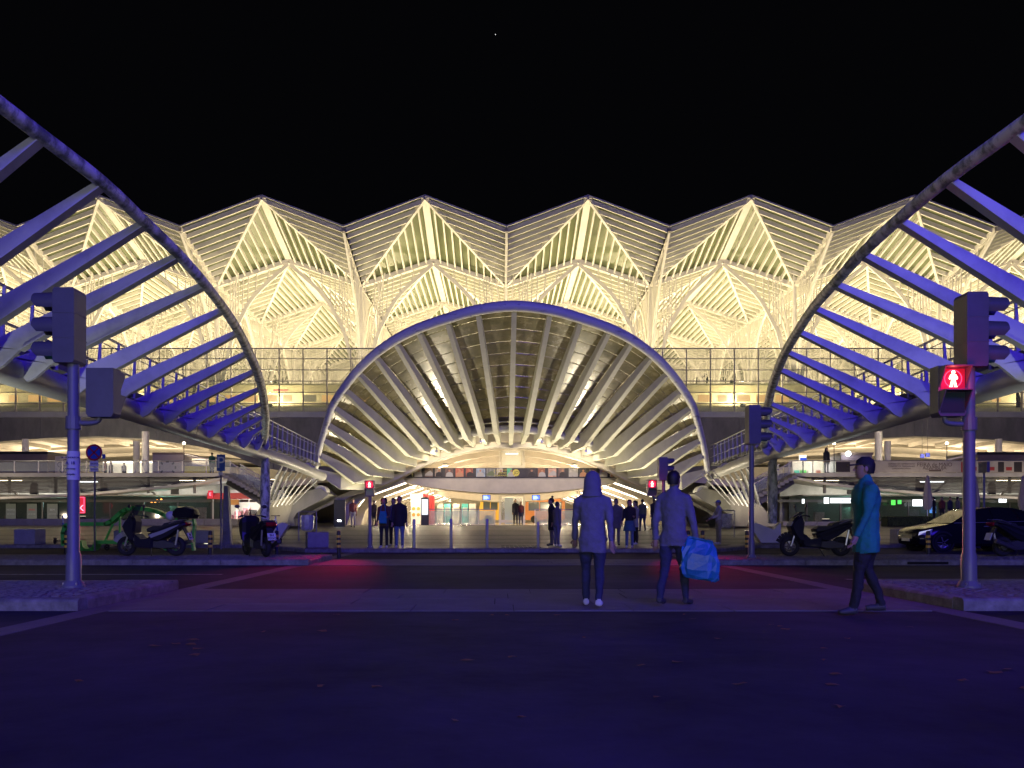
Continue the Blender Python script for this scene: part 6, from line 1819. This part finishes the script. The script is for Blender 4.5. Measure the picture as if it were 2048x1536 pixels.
    if skirt:
        m = MB(); ring_loft(m, [(V(0, 0, .62), .235 * S, .20 * S), (V(0, 0, .80), .20 * S, .16 * S), (V(0, 0, 1.0), .165 * S, .118 * S)], 16); m.build('skirt', skirt, t, True)
    return t, hands, S
def stand(px, Y, z=None):
    return (XP(px, Y), Y, plz(Y) if z is None else z)
JET = cloth('black', (.018, .018, .022)); NAV = cloth('navy', (.03, .035, .07)); JEAN = cloth('denim', (.10, .15, .27)); GREYC = cloth('grey', (.16, .15, .15)); BRWN = cloth('brown', (.07, .05, .04))
PALE = cloth('pale', (.42, .40, .38)); TEAL = cloth('teal', (.015, .20, .18)); LAV = cloth('lavender', (.14, .14, .19)); MAROON = cloth('maroon', (.14, .03, .035)); KHAKI = cloth('khaki', (.28, .25, .18))
# waiting couple and the third behind them
p, h, s = person('woman in a dark jacket and black trousers with a turquoise bag, waiting at the kerb', stand(768, 26.9), 175, 1.72, BRWN, JET, SHOEW, arms=((.1, .3, 1.2), (.1, .1, .4)), hair='curly', coat=.04)
m = MB(); shell(m, [(-.13, .0), (.12, .0), (.15, .2), (.10, .42), (-.10, .42), (-.15, .2)], .07, .85)
bg_ = thing('tote_bag', 'turquoise bag carried in front of the waiting woman', 'bag', (XP(766, 26.65), 26.66, .98), None, 0, local=True); m.build('body', cloth('turquoise', (.02, .22, .34)), bg_)
for sx in (-1, 1):
    m = MB(); m.tube(bez([(sx * .08, 0, .40), (sx * .07, .02, .55), (sx * .03, .06, .68)], 3), .012, 6); m.build('strap', cloth('turquoise', (.02, .22, .34)), bg_)
person('man in a black jacket and blue jeans standing beside the woman at the kerb', stand(799, 26.8), 182, 1.78, JET, JEAN, SHOEW, arms=((.12, .05, .15), (.12, .05, .15)), hair='short', coat=.06, wide=1.08)
person('person half hidden behind the man in blue jeans', stand(787, 28.6), 170, 1.76, GREYC, JET, SHOEW, hair='short')
# pair in the hall
person('taller silhouette of the pair walking beside the lift', stand(1031, 55), 180, 1.80, JET, JET, hair='short', coat=.1, stride=.06)
person('shorter silhouette of the pair walking beside the lift', stand(1042, 55), 178, 1.64, MAROON, NAV, hair='short', stride=-.06)
# standing pair right of centre
person('tall person in a long dark coat with a hair bun near the kerb', stand(1103, 29.3), 95, 1.78, JET, GREYC, hair='bun', coat=.22, wide=1.1)
person('person in pale trousers and grey top facing the person with the hair bun', stand(1114, 28.2), -60, 1.62, GREYC, LAV, SHOEW, hair='short', wide=1.08)
person('woman in black top and teal skirt at the right kerb', stand(1259, 26.9), 160, 1.66, JET, JEAN, SHOEW, arms=((.1, .2, 1.5), (.1, .2, .8)), hair='long', skirt=cloth('blue_skirt', (.05, .12, .18)))
person('woman with a pale scarf standing behind the woman in the skirt', stand(1271, 30.5), 110, 1.72, PALE, JET, SHOEW, hair='long', coat=.1, arms=((.1, .3, .9), (.1, .1, .2)))
person('grey clad person waiting left of the woman in the skirt', stand(1232, 30.0), 175, 1.78, GREYC, GREYC, hair='short', coat=.15, wide=1.1)
person('distant person in a greenish jacket walking into the hall', stand(1285, 42), 10, 1.72, cloth('green', (.08, .10, .06)), NAV, hair='short', stride=.12)
person('distant dark person at the right hall wall', stand(1308, 44), 20, 1.74, JET, NAV, hair='short', stride=.08)
person('distant dark person behind the right signal post', stand(1343, 43), -20, 1.78, NAV, JET, hair='short')
person('distant walker in a maroon top left of the low signal', stand(706, 47), 185, 1.72, MAROON, PALE, hair='short', stride=.14)
person('distant seated-looking dark figure beside the left hall wall', stand(748, 49), 150, 1.6, BRWN, JET, hair='short')
person('person in a pale jacket and cap beside the right bin', stand(1437, 30.8), 100, 1.74, PALE, KHAKI, SHOEW, hair='short', cap=cloth('blue_cap', (.10, .13, .35)), arms=((.1, .5, .7), (.1, .4, .6)))
person('hooded silhouette leaning at the right mezzanine rail', (XP(1653, 55.6), 55.6, 4.44), 185, 1.80, JET, JET, hair='short', hood=True, coat=.1)
# people on the left mezzanine
for i, (px, Yp, c, lab) in enumerate(((211, 66, MAROON, 'tiny shopper in red on the left mezzanine'), (222, 67, BRWN, 'tiny shopper in brown on the left mezzanine'), (248, 68, PALE, 'tiny shopper in white on the left mezzanine'), (289, 67, NAV, 'tiny shopper in navy by the white column'), (424, 58, cloth('green2', (.05, .2, .08)), 'person in green at the mezzanine rail behind the parking sign'))):
    person(lab, (XP(px, Yp), Yp, 4.44), 90 + 70 * i, 1.68, c, JET, hair='short', voxel=.03)
# right terrace guests
for i, px in enumerate((1868, 1884, 1900, 1915)):
    person('guest standing on the right terrace behind the hedge, %s from the left' % ordinal(i), (XP(px, 51), 51.0, 1.0), 40 + 80 * i, 1.6, [JET, MAROON, NAV, GREYC][i], JET, hair='short', voxel=.03)
# three walkers on the near crossing
person('walker in a violet-lit hooded top and dark trousers on the near crossing', (XP(1185, 9.7), 9.7, .012), -12, 1.66, LAV, NAV, SHOEW, stride=.16, hair='short', hood=True, coat=.08, wide=1.06, voxel=.015, arms=((.16, .25, .25), (.16, -.25, .2)))
p, hands, s = person('walker in a pale sweater and dark trousers carrying a blue shopping bag', (XP(1347, 9.9), 9.9, .012), -35, 1.70, LAV, NAV, SHOE, stride=-.17, hair='short', coat=.02, wide=1.02, voxel=.015, arms=((.14, -.2, .3), (.22, .15, .1)))
b = thing('shopping_bag', 'large glossy blue shopping bag held by the middle walker', 'bag', (XP(1400, 9.75), 9.75, .36), None, R(-15), local=True)
BAGM = mat('blue_bag_film', (.02, .17, .34), .4, var=.25, scale=4, bump=.12)
m = MB(); vs = []; nb = 22
rb = random.Random(4)
prof_b = [(.0, .80, .5), (.03, .96, .85), (.12, 1.02, 1.0), (.22, 1.0, .95), (.32, .95, .75), (.40, .86, .45), (.47, .66, .16), (.50, .60, .06)]
wob = [[rb.uniform(-.02, .02) for k in range(nb)] for q in prof_b]
for q, (z, fx, fy) in enumerate(prof_b):
    for k in range(nb):
        a = 6.283 * k / nb; cx_, sy_ = math.cos(a), math.sin(a)
        ex = math.copysign(abs(cx_) ** .55, cx_); ey = math.copysign(abs(sy_) ** .7, sy_)
        vs.append((.235 * fx * ex + wob[q][k], .095 * fy * ey + wob[q][(k * 7) % nb] * .9, z + wob[q][(k * 3) % nb] * .8 - .03 * ex))
m.add(vs, [(q * nb + k, q * nb + (k + 1) % nb, (q + 1) * nb + (k + 1) % nb, (q + 1) * nb + k) for q in range(len(prof_b) - 1) for k in range(nb)] + [tuple(reversed(range(nb))), tuple((len(prof_b) - 1) * nb + k for k in range(nb))])
m.build('body', BAGM, b)
wp = Matrix.Translation(p.location) @ Matrix.Rotation(R(-35), 4, 'Z') @ (hands[1][0] + hands[1][1] * .12)
loc = Matrix.Rotation(R(15), 3, 'Z') @ (wp - b.location)
for sx in (-1, 1):
    m = MB(); m.tube(bez([(sx * .12 - .0, 0, .44), lerp(Vector((sx * .12, 0, .44)), loc, .6) + Vector((sx * .04, 0, .02)), loc], 4), .008, 6); m.build('handle', BAGM, b)
person('broad walker in a teal jacket with a pale shoulder band on the near crossing', (XP(1732, 9.0), 9.0, .006), 78, 1.80, TEAL, JET, SHOE, stride=.15, hair='short', coat=.10, wide=1.25, voxel=.015, arms=((.14, .2, .25), (.14, -.22, .25)), cap=JET)
# the evening's one bright planet
m = MB(); m.ball((P(991, 69, 3000)), 1.6); tag(m.build('star', glow('star_glow', (1, 1, 1), 1.2)), kind='structure')
